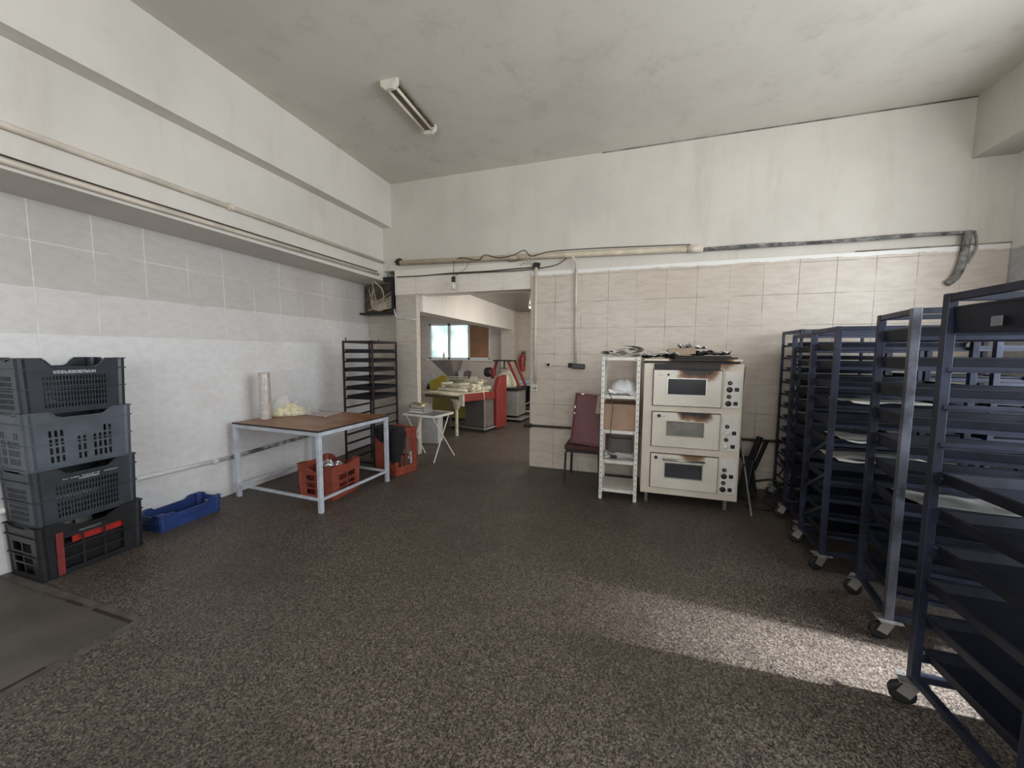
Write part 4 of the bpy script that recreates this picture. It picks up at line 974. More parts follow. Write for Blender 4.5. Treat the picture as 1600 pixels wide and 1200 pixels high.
for i, (zt_, zb_, gl) in enumerate(((1.388, 1.030, M_ovenglass), (0.960, 0.608, M_ovenglass_grey), (0.528, 0.176, M_ovenglass))):
    x0, x1 = -0.357, 0.262
    dm = burnt_enamel('oven_door_enamel', srgb(226, 219, 206), -0.14+0.02*i, 0.14+0.04*(2-i), zt_-0.16+0.02*i, zt_+0.05, (1.35, 1.3, 0.75)[i])
    yb = -OD+0.03
    wx0, wx1, wz0_, wz1_ = -0.222, 0.128, zb_+0.115, zt_-0.085
    us = [x0, wx0, wx1, x1]; vs = [zb_, wz0_, wz1_, zt_]
    mb = MB(); mb.plate(us, vs, lambda a, b_: not (a == 1 and b_ == 1), 0.026, lambda u, v, w_: (u, yb-0.001-w_, v))
    d = mb.build('door', dm, ov, 0.004)
    MB().b(wx0+0.001, wx1-0.001, yb-0.016, yb-0.010, wz0_+0.001, wz1_-0.001).build('window_pane', gl, d)
    mb = MB()
    for (a, b_, c, e_) in ((wx0-0.006, wx1+0.006, wz1_-0.001, wz1_+0.006), (wx0-0.006, wx1+0.006, wz0_-0.006, wz0_+0.001)): mb.b(a, b_, yb-0.031, yb-0.027, c, e_)
    for x in (wx0, wx1): mb.b(x-0.006, x+0.001, yb-0.031, yb-0.027, wz0_, wz1_)
    mb.build('window_frame', M_chrome if i != 1 else M_cream, d)
    mb = MB()
    for sx, zz in ((x0+0.03, zb_+0.03),): pass
    mb.b(x0-0.008, x1+0.008, yb-0.004, yb+0.001, zb_-0.008, zt_+0.008); mb.build('seal', M_soot, ov)
    if i == 0:
        MB().cyl((-0.22, yb-0.028, zt_-0.045), (-0.22, yb-0.036, zt_-0.045), 0.011, 14).build('bolt', M_soot, d)
        MB().cyl((-0.285, yb-0.028, zt_-0.045), (-0.285, yb-0.034, zt_-0.045), 0.014, 14).build('round_plate', M_white_paint, d)
        MB().cyl((0.15, yb-0.028, zt_-0.03), (0.15, yb-0.034, zt_-0.03), 0.007, 10).build('bolt', M_soot, d)
    if i == 1:
        MB().cyl((-0.295, yb-0.028, zt_-0.035), (-0.295, yb-0.046, zt_-0.035), 0.016, 14).build('bolt', M_soot, d)
        MB().bar((-0.275, yb-0.032, zt_-0.037), (-0.232, yb-0.032, zt_-0.037), 0.006, 0.006).build('pin', M_chrome, d)
        MB().cyl((0.145, yb-0.028, zt_-0.03), (0.145, yb-0.034, zt_-0.03), 0.007, 10).build('bolt', M_soot, d)
    if i == 2:
        MB().cyl((-0.31, yb-0.028, zt_-0.035), (-0.31, yb-0.044, zt_-0.035), 0.016, 14).build('bolt', M_soot, d)
        h_ = MB().tube([(-0.245, yb-0.06, zt_-0.045), (0.14, yb-0.06, zt_-0.045)], 0.011, 12).build('handle', M_chrome, d, smooth_=True)
        for x in (-0.235, 0.13): MB().cyl((x, yb-0.027, zt_-0.045), (x, yb-0.06, zt_-0.045), 0.008, 10).build('handle_bracket', M_soot, h_)
    # control panel
    px0, px1 = 0.285, 0.432
    p = MB().b(px0, px1, yb-0.011, yb-0.0005, zb_-0.005, zt_-0.005).build('control_panel', M_panel_white, ov, 0.004)
    H_ = zt_-zb_
    for (fx, fz, r_, kind) in ((0.32, 0.68, 0.019, 0), (0.32, 0.50, 0.026, 1), (0.30, 0.31, 0.019, 0), (0.28, 0.12, 0.026, 1)):
        x = px0+fx*(px1-px0)-0.01*i*0.5; z = zb_+fz*H_
        mm = M_bake
        if i == 1 and kind == 1: mm = M_white_paint
        MB().lathe([(r_, 0.0), (r_, -0.012), (r_*0.75, -0.018), (r_*0.4, -0.019)], (x, yb-0.0105, z), 18, 'Y').build('knob', mm, p, smooth_=True)
        if kind == 0: MB().cyl((x, yb-0.028, z), (x, yb-0.031, z), 0.005, 10).build('indicator_lamp', M_cable_light, p)
        if kind == 1: MB().box((x+0.062, yb-0.016, z+(0.002)), (0.036, 0.012, 0.036)).build('switch', M_bake, p, 0.003)
for x in (-OX+0.06, OX-0.10):
    for y in (-OD+0.06, OD-0.08):
        MB().b(x-0.015, x+0.015, y-0.015, y+0.015, 0.0, 0.0995).build('leg', M_greydark, ov)
# peeling side strip on the right
MB().sheet(lambda u, v: (OX+0.004+0.022*(v**2), -OD+0.035+0.10*u, 1.10+0.33*v), 3, 8, 0.002).build('side_flap', M_cream, ov)
# things on top of the oven
def crumple(name, label, cat, c, sx, sy, h, m, seed, fold=5.0, n=26, th=0.002, curl=0.0, tilt=0.0):
    def f(u, v):
        e = max(abs(u-0.5), abs(v-0.5))*2
        z = h*(0.5+0.75*noise.noise(Vector((u*fold+seed, v*fold*0.7, seed*1.7))))+0.35*h*noise.noise(Vector((u*fold*2.3, v*fold*2.1+seed, 5)))
        z += curl*(u**3)+tilt*u
        return (c[0]+(u-0.5)*sx+0.03*noise.noise(Vector((v*4, seed, u))), c[1]+(v-0.5)*sy+0.03*noise.noise(Vector((u*4, seed+3, v))), c[2]+max(0.002, z))
    return tag(MB().sheet(f, n, n, th).build(name, m), label, cat)
zo = 1.501
tag(MB().b(0.43, 1.00, 4.12, 4.70, zo, zo+0.018).b(0.50, 0.96, 4.18, 4.66, zo+0.018, zo+0.03).build('burnt_board', M_soot, bevel=0.004), 'sooty black board lying on the oven top', 'board')
crumple('burnt_cloth', 'charred black cloth on the left part of the oven top', 'cloth', (0.30, 4.25, zo), 0.34, 0.30, 0.05, M_char, 3, 4)
crumple('newspaper', 'crumpled newspaper on the front left corner of the oven top', 'newspaper', (0.32, 4.17, zo+0.035), 0.30, 0.2, 0.045, M_newsprint, 8, 4)
tag(MB().box((0.50, 4.27, zo+0.068), (0.26, 0.16, 0.07), Matrix.Rotation(-0.12, 3, 'Y')@Matrix.Rotation(0.1, 3, 'Z')).box((0.50, 4.30, zo+0.10), (0.23, 0.14, 0.018), Matrix.Rotation(-0.05, 3, 'Y')).build('folded_cardboard', burnt_enamel('scorched_cardboard', srgb(158, 134, 112), -9, 9, 1.56, 1.66, 0.5), bevel=0.004), 'scorched folded cardboard on the oven top', 'cardboard')
crumple('foil', 'crumpled silver foil rising from the oven top', 'foil', (0.62, 4.33, zo+0.10), 0.26, 0.12, 0.07, M_foil, 4, 6, 22, curl=-0.05)
crumple('foil', 'flat silver foil strip on the right of the oven top', 'foil', (0.80, 4.26, zo+0.045), 0.24, 0.10, 0.035, M_foil, 14, 5, 20)
crumple('burnt_paper', 'pile of charred paper on the right of the oven top', 'paper', (0.76, 4.40, zo+0.03), 0.42, 0.36, 0.05, M_char, 5, 4)

# ------------------------------------------------------------------ white slotted shelf
sh = thing('shelf_unit', 'narrow white slotted-angle shelf unit beside the oven', 'shelf', (-0.085, 4.22, 0), 0.0)
SW, SD, SH_ = 0.39, 0.42, 1.515
for sx in (-1, 1):
    for sy in (-1, 1):
        x, y = sx*SW/2, sy*SD/2
        mb = MB()
        mb.b(x, x-sx*0.036, y, y-sy*0.003, 0, SH_); mb.b(x, x-sx*0.003, y, y-sy*0.036, 0, SH_)
        nf = len(mb.bm.faces)
        if sy < 0:
            for k in range(26):
                z = 0.05+k*0.057; mb.b(x-sx*0.014, x-sx*0.022, y-0.0008, y+0.001, z, z+0.012)
        mb.bm.faces.ensure_lookup_table()
        for q in range(nf, len(mb.bm.faces)): mb.bm.faces[q].material_index = 1
        p = mb.build('upright', M_white_paint, sh); p.data.materials.append(M_gap)
for i, z in enumerate((0.115, 0.425, 0.745, 1.115, SH_-0.002)):
    mb = MB(); mb.b(-SW/2+0.004, SW/2-0.004, -SD/2+0.004, SD/2-0.004, z-0.002, z)
    for sy in (-1, 1): mb.b(-SW/2+0.004, SW/2-0.004, sy*(SD/2-0.0045)-0.001, sy*(SD/2-0.0045)+0.001, z-0.032, z-0.002)
    for sx in (-1, 1): mb.b(sx*(SW/2-0.0045)-0.001, sx*(SW/2-0.0045)+0.001, -SD/2+0.006, SD/2-0.006, z-0.032, z-0.002)
    s_ = mb.build('shelf', M_white_paint, sh)
    mb = MB()
    for x in (-SW/2+0.05, SW/2-0.05): mb.cyl((x, -SD/2+0.003, z-0.017), (x, -SD/2-0.004, z-0.017), 0.005, 8)
    mb.build('bolt', M_gap, s_)
def sack(u, v, c, sx, sy, h, seed):
    a = 2*PI*u; ph = v*PI/2*0.99
    rad = math.cos(ph)**0.6; n_ = 1+0.12*noise.noise(Vector((math.cos(a)*2, math.sin(a)*2, v*2+seed)))
    return (c[0]+sx*rad*math.cos(a)*n_, c[1]+sy*rad*math.sin(a)*n_, c[2]+h*math.sin(ph)*n_)
tag(MB().sheet(lambda u, v: sack(u, v, (-0.05, 4.27, 1.117), 0.135, 0.14, 0.15, 2), 32, 10, 0.002).build('plastic_bag', M_milky, smooth_=True), 'large milky plastic bag at the back of the upper shelf', 'bag')
crumple('plastic_bag', 'shiny flattened plastic bag at the front of the upper shelf', 'bag', (-0.05, 4.12, 1.118), 0.30, 0.19, 0.06, M_milky, 6, 3, 22)
crumple('plastic_wrap', 'small clear wrap at the left end of the upper shelf', 'wrap', (-0.22, 4.10, 1.118), 0.07, 0.12, 0.03, M_bag, 9, 4, 12)
cbx = thing('cardboard_box', 'brown cardboard box on the second shelf of the white unit', 'box', (-0.085, 4.24, 0.747))
MB().b(-0.165, 0.165, -0.17, 0.17, 0, 0.27).build('box', M_card, cbx, 0.004)
MB().b(-0.01, 0.01, -0.171, 0.171, 0.2701, 0.2712).build('tape', M_card_pale, cbx)
crumple('plastic_bag', 'flat cloudy plastic bag on the middle shelf of the white unit', 'bag', (-0.07, 4.16, 0.427), 0.32, 0.24, 0.03, M_milky, 12, 3, 18)
tag(MB().b(-0.20, 0.05, 4.30, 4.36, 0.427, 0.60).build('dark_box', M_greydark, bevel=0.006), 'dark grey flat box standing at the back of the middle shelf', 'box')
mb = MB(); mb.curve([(-0.20, 4.03, 1.16), (-0.185, 3.99, 1.12), (-0.165, 3.985, 1.08), (-0.155, 3.985, 0.98), (-0.165, 3.985, 0.85), (-0.17, 3.985, 0.72), (-0.16, 3.985, 0.60), (-0.19, 3.99, 0.52), (-0.15, 4.0, 0.47)], 0.004)
t = thing('power_cord', 'dark power cord hanging in front of the white shelf unit', 'cord')
mb.build('cord', M_cable_dark, t, smooth_=True)
MB().b(-0.165, -0.10, 3.98, 4.02, 0.455, 0.485).build('plug', M_bake, t, 0.006)
# newspapers on top of shelf
def folded(label, c, r, l, rz, seed):
    pts = []
    for k in range(30):
        a = k/29*PI*2.6; rr = r*(0.35+0.65*k/29)
        pts.append((rr*1.7*math.cos(a), rr*0.62*math.sin(a)))
    mb = MB()
    R_ = Matrix.Rotation(rz, 3, 'Z')
    def f(u, v):
        i = u*29; a_, b_ = int(min(28, i)), int(min(28, i))+1; q = i-a_
        x = pts[a_][0]*(1-q)+pts[b_][0]*q; z = pts[a_][1]*(1-q)+pts[b_][1]*q
        y = (v-0.5)*l
        x += 0.006*noise.noise(Vector((u*6, v*5, seed)))
        p = R_ @ Vector((x, y, 0)); return (c[0]+p.x, c[1]+p.y, c[2]+z)
    mb.sheet(f, 40, 8, 0.0025)
    tag(mb.build('newspaper', M_newsprint), label, 'newspaper', 'newspapers on the white shelf unit')
folded('large folded newspaper at the right on top of the white shelf', (-0.01, 4.12, 1.585), 0.078, 0.30, 0.25, 1)
folded('rolled newspaper at the left on top of the white shelf', (-0.20, 4.12, 1.563), 0.056, 0.26, -0.3, 4)
folded('small rolled newspaper at the front edge on top of the white shelf', (-0.12, 4.05, 1.545), 0.034, 0.14, 0.7, 7)
crumple('newspaper', 'creased newspaper bridging the shelf top and the oven', 'newspaper', (0.13, 4.15, 1.518), 0.24, 0.22, 0.035, M_newsprint, 22, 4)

# ------------------------------------------------------------------ chair with burgundy tray
ch = thing('chair', 'old chair with dark brown padded seat left of the white shelf', 'chair', (-0.48, 4.62, 0), 0.0)
MB().b(-0.24, 0.19, -0.22, 0.20, 0.395, 0.455).build('seat', M_fabric_brown, ch, 0.02, seg=3)
MB().b(-0.225, 0.175, -0.20, 0.185, 0.365, 0.3945).build('seat_frame', M_backrack, ch, 0.003)
for x, y, dx, dy in ((-0.225, -0.19, -0.01, -0.01), (0.165, -0.19, 0.01, -0.01), (-0.20, 0.17, -0.015, 0.05), (0.17, 0.17, 0.015, 0.05)):
    MB().bar((x, y, 0.3645), (x+dx, y+dy, 0.0), 0.024, 0.024, (0, 1, 0)).build('leg', M_backrack, ch)
MB().bar((-0.2, 0.195, 0.40), (-0.185, 0.235, 0.80), 0.022, 0.022, (1, 0, 0)).bar((0.17, 0.195, 0.40), (0.155, 0.235, 0.80), 0.022, 0.022, (1, 0, 0)).build('back_post', M_backrack, ch)
MB().b(-0.17, 0.14, 0.222, 0.236, 0.62, 0.80).build('backrest', M_fabric_brown, ch, 0.006)
br = thing('burgundy_case', 'flat burgundy case leaning upright on the chair', 'case', (-0.45, 4.475, 0.457), rot=(-0.14, 0.08, 0))
mb = MB()
mb.b(-0.20, 0.22, 0.006, 0.030, 0, 0.60)
p = mb.build('panel', M_burg, br, 0.003)
mb = MB()
for x in (-0.205, 0.215): mb.b(x-0.008, x+0.008, -0.035, 0.032, 0, 0.605)
for z in (0.008, 0.60): mb.b(-0.197, 0.207, -0.035, 0.032, z-0.008, z+0.008)
mb.build('rim', M_burg, br, 0.002)
MB().b(-0.20, -0.195, -0.037, -0.034, 0.42, 0.45).b(-0.197, -0.192, -0.037, -0.034, 0.35, 0.37).b(-0.14, -0.11, -0.037, -0.034, 0.596, 0.603).build('clasp', M_chrome, br)
tag(MB().box((-0.26, 4.455, 0.945), (0.19, 0.006, 0.21), Matrix.Rotation(-0.14, 3, 'X')@Matrix.Rotation(0.1, 3, 'Y')).build('cardboard_sheet', M_card_pale), 'pale cardboard sheet with a small dark print resting on the burgundy case', 'cardboard')
tag(MB().box((-0.31, 4.452, 0.97), (0.018, 0.004, 0.012)).box((-0.31, 4.444, 0.93), (0.018, 0.004, 0.012)).build('print_mark', M_gap), 'two small dark print marks on the pale cardboard sheet', 'print')

# ------------------------------------------------------------------ clutter between oven and racks
t = thing('metal_tube', 'thin grey metal tube leaning against the right side of the oven', 'tube')
MB().cyl((1.155, 3.99, 0.008), (1.075, 4.35, 0.93), 0.008, 10).build('tube', M_steel, t)
MB().cyl((1.153, 4.0, 0.12), (1.150, 4.01, 0.145), 0.011, 10).cyl((1.12, 4.16, 0.44), (1.118, 4.168, 0.465), 0.011, 10).build('ring', M_bake, t)
t = thing('folded_stand', 'black folded metal stand and hoses standing between the oven and the racks', 'stand', (1.27, 4.45, 0))
MB().bar((-0.08, 0.0, 0.02), (0.0, 0.1, 0.42), 0.10, 0.05).bar((0.02, 0.02, 0.02), (-0.02, 0.12, 0.45), 0.09, 0.05).build('base', M_rubber, t, 0.008)
MB().bar((-0.03, 0.10, 0.36), (-0.16, 0.16, 0.62), 0.05, 0.035).build('arm', M_rubber, t, 0.006)
MB().bar((-0.02, 0.08, 0.34), (0.10, 0.16, 0.66), 0.06, 0.035).build('arm', M_rubber, t, 0.006)
MB().bar((0.03, 0.06, 0.32), (0.16, 0.13, 0.64), 0.035, 0.03).build('arm', M_rubber, t, 0.006)
MB().curve([(0.05, 0.05, 0.20), (0.18, 0.02, 0.24), (0.25, 0.0, 0.20), (0.2, -0.02, 0.10), (0.1, -0.05, 0.05), (0.22, -0.10, 0.02)], 0.012).curve([(0.0, -0.02, 0.10), (0.1, -0.1, 0.03), (0.16, -0.22, 0.012), (0.05, -0.26, 0.012), (-0.1, -0.2, 0.012)], 0.008).build('hose', M_rubber, t, smooth_=True)
mb = MB(); mb.curve([(1.62, 4.83, 0.55), (1.60, 4.80, 0.45), (1.66, 4.76, 0.33), (1.60, 4.72, 0.22)], 0.008)
tag(mb.build('hanging_cable', M_rubber, smooth_=True), 'thin black cable hanging from the low wall pipe beside the farthest rack', 'cable')

# ------------------------------------------------------------------ folding table with film sealer
a = math.atan2(0.46, 0.13)-PI/2
ft = thing('folding_table', 'small folding table with white edge and crossed legs in the opening', 'table', (-2.76, 4.76, 0), -0.16)
MB().b(-0.27, 0.27, -0.22, 0.22, 0.665, 0.68).build('tabletop', M_greydark, ft, 0.004)
mb = MB()
for y in (-0.22, 0.22): mb.b(-0.28, 0.28, y-0.008, y+0.008, 0.655, 0.685)
for x in (-0.28, 0.28): mb.b(x-0.008, x+0.008, -0.212, 0.212, 0.655, 0.685)
mb.build('rim', M_white_paint, ft, 0.003)
for x in (-0.235, 0.235):
    MB().cyl((x, -0.20, 0.655), (x, 0.30 if x > 0 else 0.2, 0.009), 0.009, 10).build('leg', M_white_paint, ft)
    MB().cyl((x-0.02, 0.20, 0.655), (x-0.02, -0.16, 0.009), 0.009, 10).build('leg', M_white_paint, ft)
t = thing('film_sealer', 'tabletop film sealer with a golden roll on the folding table', 'sealer', (-2.89, 4.76, 0.681), -0.16)
for x in (-0.14, 0.14): MB().prism([(-0.10, 0.0), (0.10, 0.0), (0.08, 0.12), (-0.02, 0.14), (-0.10, 0.10)], x-0.004, x+0.004, 'YZ').build('side_plate', M_chrome, t)
MB().b(-0.135, 0.135, -0.10, 0.10, 0.0, 0.03).build('base', M_white_paint, t, 0.003)
MB().cyl((-0.135, 0.0, 0.10), (0.135, 0.0, 0.10), 0.042, 20).build('roll', M_gold, t, smooth_=True)
MB().b(-0.135, 0.135, -0.085, -0.055, 0.06, 0.075).build('cutting_bar', M_chrome, t)
MB().sheet(lambda u, v: (-0.12+0.24*u, -0.045-0.05*v, 0.10-0.05*v), 4, 6, 0.001).build('loose_film', M_filmsheet, t)

m_, nt_, b_ = nmat('lit_fluorescent_tube')
b_.inputs['Emission Color'].default_value = (1.0, 0.96, 0.9, 1); b_.inputs['Emission Strength'].default_value = 7.0
t = thing('ceiling_lamp', 'lit fluorescent lamp on the dark ceiling of the back room', 'lamp', (-1.66, 8.5, 2.66))
MB().b(-0.62, 0.62, -0.05, 0.05, -0.04, 0.0).build('housing', M_lampwhite, t, 0.006)
MB().cyl((-0.60, 0, -0.062), (0.60, 0, -0.062), 0.015, 10).build('tube', m_, t, smooth_=True)
# ------------------------------------------------------------------ back room machines
t = thing('plastic_bin', 'light grey plastic bin on the floor behind the folding table', 'bin', (-3.27, 5.72, 0), 0.2)
mb = MB()
for (x0, x1, y0, y1) in ((-0.17, 0.17, -0.15, -0.14), (-0.17, 0.17, 0.14, 0.15), (-0.17, -0.16, -0.14, 0.14), (0.16, 0.17, -0.14, 0.14)): mb.b(x0, x1, y0, y1, 0.03, 0.43)
mb.b(-0.17, 0.17, -0.15, 0.15, 0.0, 0.03); mb.build('body', M_bin, t, 0.01)
MB().b(-0.18, 0.18, -0.16, -0.145, 0.43, 0.45).b(-0.18, 0.18, 0.145, 0.16, 0.43, 0.45).b(-0.18, -0.165, -0.145, 0.145, 0.43, 0.45).b(0.165, 0.18, -0.145, 0.145, 0.43, 0.45).build('rim', M_bin, t, 0.004)

mo = thing('dough_sheeter', 'red, grey and cream dough sheeter with conveyor on a wheeled frame', 'machine', (-2.65, 6.65, 0), -0.244)
MB().b(-0.48, -0.02, 0.03, 0.55, 0.10, 0.66).build('cabinet', M_greydark, mo, 0.008)
mb = MB()
mb.b(-0.86, 0.02, -0.01, 0.02, 0.06, 0.09).b(-0.86, 0.02, 0.58, 0.61, 0.06, 0.09).b(-0.86, -0.83, 0.02, 0.58, 0.06, 0.09).b(-0.01, 0.02, 0.02, 0.58, 0.06, 0.09)
mb.b(-0.01, 0.015, -0.005, 0.02, 0.09, 0.68).b(-0.86, -0.835, -0.005, 0.02, 0.09, 0.68)
mb.build('wheeled_frame', M_greypaint, mo)
for x in (-0.80, -0.04):
    for y in (0.04, 0.55): MB().cyl((x-0.012, y, 0.03), (x+0.012, y, 0.03), 0.03, 14).build('wheel', M_rubber, mo)
MB().b(-0.05, 0.05, 0.36, 0.74, 0.04, 0.70).build('red_body', M_redpaint, mo, 0.006)
MB().prism([(0.36, 0.70), (0.74, 0.70), (0.74, 1.10), (0.48, 1.06), (0.36, 0.80)], -0.05, 0.05, 'YZ').build('red_tower', M_redpaint, mo, 0.006)
MB().prism([(-0.62, 0.68), (0.355, 0.64), (0.355, 0.79), (-0.62, 0.815)], -0.015, 0.02, 'YZ').build('red_side_panel', M_redpaint, mo, 0.004)
MB().b(-0.08, 0.022, -0.65, -0.621, 0.60, 0.81).build('end_block', M_creamy, mo, 0.006)
MB().b(-1.0, -0.085, -0.60, 0.30, 0.775, 0.80).build('conveyor_belt', M_belt, mo, 0.01)
MB().cyl((-1.0, -0.60, 0.785), (-0.085, -0.60, 0.785), 0.024, 14).build('roller', M_belt, mo, smooth_=True)
MB().b(-1.0, -0.085, -0.56, 0.28, 0.70, 0.774).build('conveyor_frame', M_lampbrown, mo, 0.004)
MB().lathe([(0.05, 0.50), (0.09, 0.66), (0.12, 0.699)], (-0.30, -0.45, 0), 16).build('funnel', M_creamy, mo, smooth_=True)
MB().cyl((-0.30, -0.45, 0.0), (-0.30, -0.45, 0.50), 0.028, 12).build('support_leg', M_creamy, mo)
MB().curve([(-0.02, -0.08, 0.80), (0.03, -0.06, 0.80), (0.035, -0.05, 0.73), (0.025, -0.03, 0.66)], 0.009).build('strap', M_belt, mo, smooth_=True)
mb = MB()
for y in (-0.12, 0.16):
    mb.b(-0.98, -0.12, y-0.02, y+0.02, 0.82, 0.85); mb.b(-0.92, -0.14, y-0.018, y+0.018, 0.90, 0.925)
for x in (-0.95, -0.5, -0.2): mb.b(x-0.025, x+0.025, -0.13, 0.18, 0.80, 0.95)
mb.build('roller_frame', M_creamy, mo, 0.006)
for y, z in ((-0.05, 0.86), (0.06, 0.88), (-0.25, 0.83)):
    MB().cyl((-0.92, y, z), (-0.22, y, z), 0.032, 14).build('pressing_roller', M_creamy, mo, smooth_=True)
mb = MB(); mb.lathe([(0.03, 0), (0.075, 0.01), (0.075, 0.03), (0.03, 0.035)], (-0.12, 0.02, 0.955), 18)
mb.build('handwheel', M_creamy, mo, smooth_=True)
mb = MB(); mb.lathe([(0.06, 0), (0.06, 0.05)], (-0.14, 0.0, 0.82), 18); mb.build('bearing_housing', M_creamy, mo, smooth_=True)

ym = thing('dough_moulder', 'mustard yellow dough moulder with steel hopper behind the conveyor', 'machine', (-4.02, 7.62, 0), -0.1)
MB().prism([(-0.34, 0.70), (0.10, 0.70), (0.10, 1.03), (-0.02, 1.04), (-0.34, 0.90)], -0.06, 0.0, 'XZ').build('side_cover', M_yellow, ym, 0.006)
MB().b(-0.32, 0.60, 0.02, 0.55, 0.08, 0.72).build('base_cabinet', M_yellow2, ym, 0.008)
MB().b(-0.30, 0.95, -0.05, 0.50, 0.721, 0.80).build('bed', M_creamy, ym, 0.006)
mb = MB(); mb.prism([(-0.54, 0.80)]+[(-0.36+0.19*math.cos(PI-PI*0.62*k/10), 0.84+0.21*math.sin(PI*0.62*k/10)) for k in range(11)]+[(-0.22, 0.80)], 0.01, 0.10, 'XZ')
mb.build('guard', M_bin, ym)
MB().cyl((-0.42, 0.02, 0.77), (-0.34, 0.02, 0.77), 0.07, 16).b(-0.46, -0.345, -0.02, 0.10, 0.70, 0.76).build('motor', M_bake, ym)
mb = MB(); mb.b(-0.1, 1.0, -0.04, 0.02, 0.95, 0.98).b(0.15, 0.62, -0.05, 0.03, 1.0, 1.02); mb.b(0.1, 0.16, -0.04, 0.03, 0.80, 0.96); mb.b(0.9, 0.96, -0.04, 0.03, 0.80, 0.96).b(0.55, 0.6, -0.04, 0.03, 0.80, 0.96)
mb.build('upper_frame', M_creamy, ym, 0.006)
MB().cyl((0.0, 0.1, 0.90), (0.95, 0.1, 0.90), 0.06, 16).build('roller', M_creamy, ym, smooth_=True)
hp = MB()
tz, bz = 1.36, 0.96
A_ = [(-0.66, 0.45, tz), (-0.08, 0.45, tz), (-0.08, 1.0, tz), (-0.66, 1.0, tz)]; B_ = [(-0.28, 0.62, bz), (-0.10, 0.62, bz), (-0.10, 0.82, bz), (-0.28, 0.82, bz)]
va = [hp.bm.verts.new(p) for p in A_]; vb = [hp.bm.verts.new(p) for p in B_]
for k in range(4): hp.bm.faces.new((va[k], va[(k+1) % 4], vb[(k+1) % 4], vb[k]))
hpo = hp.build('hopper', M_steel, ym); md = hpo.modifiers.new('solid', 'SOLIDIFY'); md.thickness = 0.006
MB().b(-0.28, -0.10, 0.62, 0.82, 0.72, 0.959).build('hopper_neck', M_greydark, ym)
MB().b(0.02, 0.15, 0.60, 0.75, 0.80, 1.12).build('gear_housing', M_bin, ym, 0.01)
MB().box((0.22, 0.68, 0.98), (0.10, 0.14, 0.28), Matrix.Rotation(0.35, 3, 'Y')).build('lever_arm', M_greydark, ym, 0.006)
MB().b(0.35, 0.80, 0.52, 0.60, 0.88, 0.91).b(0.40, 0.55, 0.50, 0.60, 0.80, 0.99).build('scale_bar', M_creamy, ym, 0.004)

mx = thing('dough_mixer', 'red A-frame dough mixer on a grey wheeled base', 'mixer', (-2.62, 8.02, 0), -0.1)
MB().b(-0.20, 0.24, 0.0, 0.52, 0.13, 0.70).build('base_cabinet', M_greypaint, mx, 0.01)
MB().b(-0.22, 0.27, -0.02, 0.54, 0.701, 0.76).build('deck', M_soot, mx, 0.006)
MB().b(-0.26, 0.36, -0.06, 0.50, 0.05, 0.08).build('skid', M_greypaint, mx, 0.004)
for x in (-0.20, 0.28):
    for y in (0.0, 0.45): MB().cyl((x-0.012, y, 0.026), (x+0.012, y, 0.026), 0.026, 12).build('wheel', M_rubber, mx)
MB().b(-0.12, 0.16, 0.1, 0.4, 0.081, 0.129).build('plinth', M_soot, mx)
MB().bar((0.0, 0.02, 1.36), (0.30, -0.02, 0.80), 0.05, 0.06, (0, 1, 0)).build('arm', M_redpaint, mx, 0.006)
MB().bar((0.06, 0.30, 1.36), (0.34, 0.26, 0.80), 0.05, 0.06, (0, 1, 0)).build('arm', M_redpaint, mx, 0.006)
MB().bar((-0.32, 0.10, 1.36), (-0.44, 0.10, 0.95), 0.06, 0.06, (0, 1, 0)).build('arm', M_redpaint, mx, 0.006)
MB().b(-0.38, 0.10, 0.02, 0.26, 1.36, 1.39).build('crosshead', M_soot, mx, 0.004)
MB().cyl((-0.13, 0.1, 1.36), (-0.13, 0.1, 1.20), 0.018, 12).b(-0.20, -0.06, 0.04, 0.16, 1.19, 1.205).build('spindle', M_soot, mx)
MB().lathe([(0.10, -0.09), (0.11, -0.06), (0.11, 0.06), (0.08, 0.09)], (-0.52, 0.10, 1.10), 16, 'X').build('motor', M_soot, mx, smooth_=True)
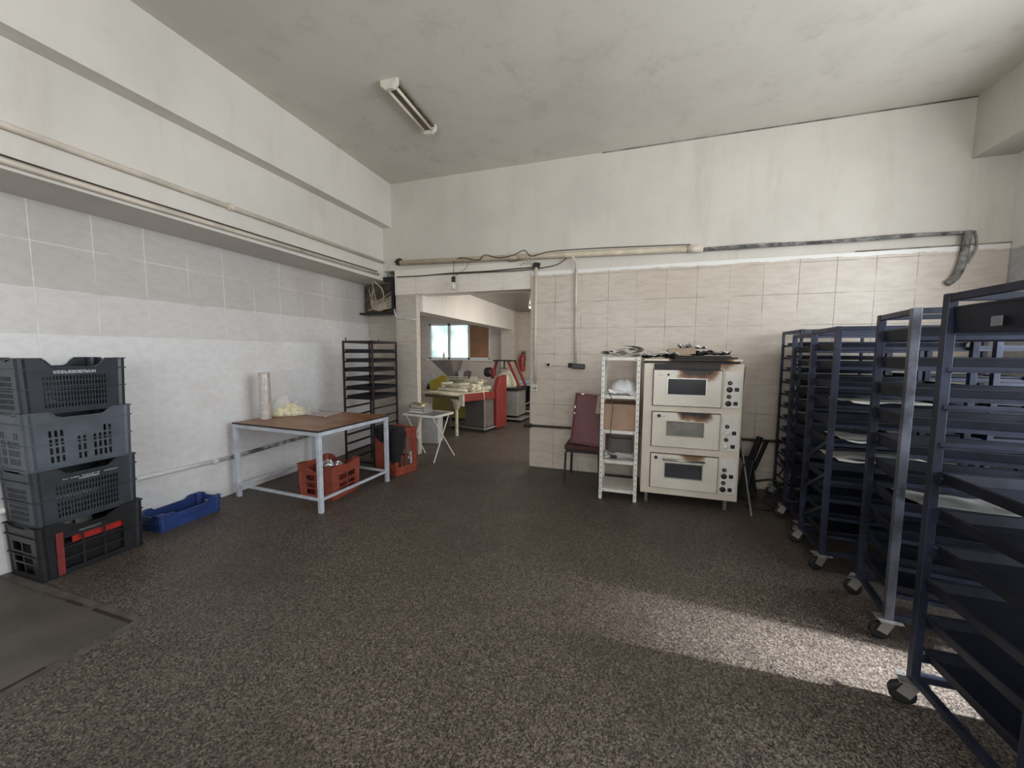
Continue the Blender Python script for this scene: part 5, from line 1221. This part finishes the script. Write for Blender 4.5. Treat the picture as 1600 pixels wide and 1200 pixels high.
MB().box((-0.42, 0.1, 1.10), (0.12, 0.14, 0.16)).build('gearbox', M_redpaint, mx, 0.012)
MB().lathe([(0.22, 0.0), (0.24, 0.03), (0.235, 0.22), (0.10, 0.36), (0.09, 0.38)], (-0.12, 0.20, 0.76), 24).build('bowl', M_creamy, mx, smooth_=True)

fe = thing('fire_extinguisher', 'red fire extinguisher hanging on the far wall of the back room', 'extinguisher', (-2.80, 9.86, 1.06))
MB().lathe([(0.03, 0.0), (0.075, 0.01), (0.08, 0.04), (0.08, 0.36), (0.06, 0.43), (0.025, 0.46), (0.025, 0.48)], n=20).build('cylinder', M_extred, fe, smooth_=True)
MB().b(-0.03, 0.09, -0.02, 0.02, 0.48, 0.51).b(-0.03, 0.10, -0.015, 0.015, 0.53, 0.545).build('valve', M_bake, fe)
MB().curve([(0.04, -0.02, 0.49), (0.11, -0.06, 0.42), (0.10, -0.085, 0.25), (0.085, -0.085, 0.12)], 0.010).build('hose', M_bake, fe, smooth_=True)

t = thing('back_table', 'metal-framed table with pale top against the far wall of the back room', 'table', (-1.95, 9.1, 0))
MB().b(-0.75, 0.75, -0.35, 0.35, 0.76, 0.79).build('tabletop', M_bin, t, 0.004)
for x in (-0.72, 0.72):
    for y in (-0.32, 0.32): MB().b(x-0.015, x+0.015, y-0.015, y+0.015, 0.0, 0.7595).build('leg', M_blackiron, t)
MB().b(-0.70, 0.70, -0.335, -0.305, 0.12, 0.15).bar((-0.70, -0.32, 0.16), (0.1, -0.32, 0.62), 0.02, 0.02).build('brace', M_bin, t)
MB().b(-0.70, 0.70, 0.24, 0.29, 0.16, 0.74).build('back_panel', M_blackiron, t)
tag(MB().b(-2.66, -2.40, 8.95, 9.20, 0.791, 0.87).build('food_container', M_bluebox, bevel=0.01), 'light blue plastic container on the far table', 'container')
tag(MB().lathe([(0.03, 0), (0.035, 0.02), (0.035, 0.12), (0.015, 0.17), (0.015, 0.2)], (-5.07, 9.64, 1.361), 14).build('bottle', M_white_paint, smooth_=True), 'small white bottle on the window sill in the back room', 'bottle')
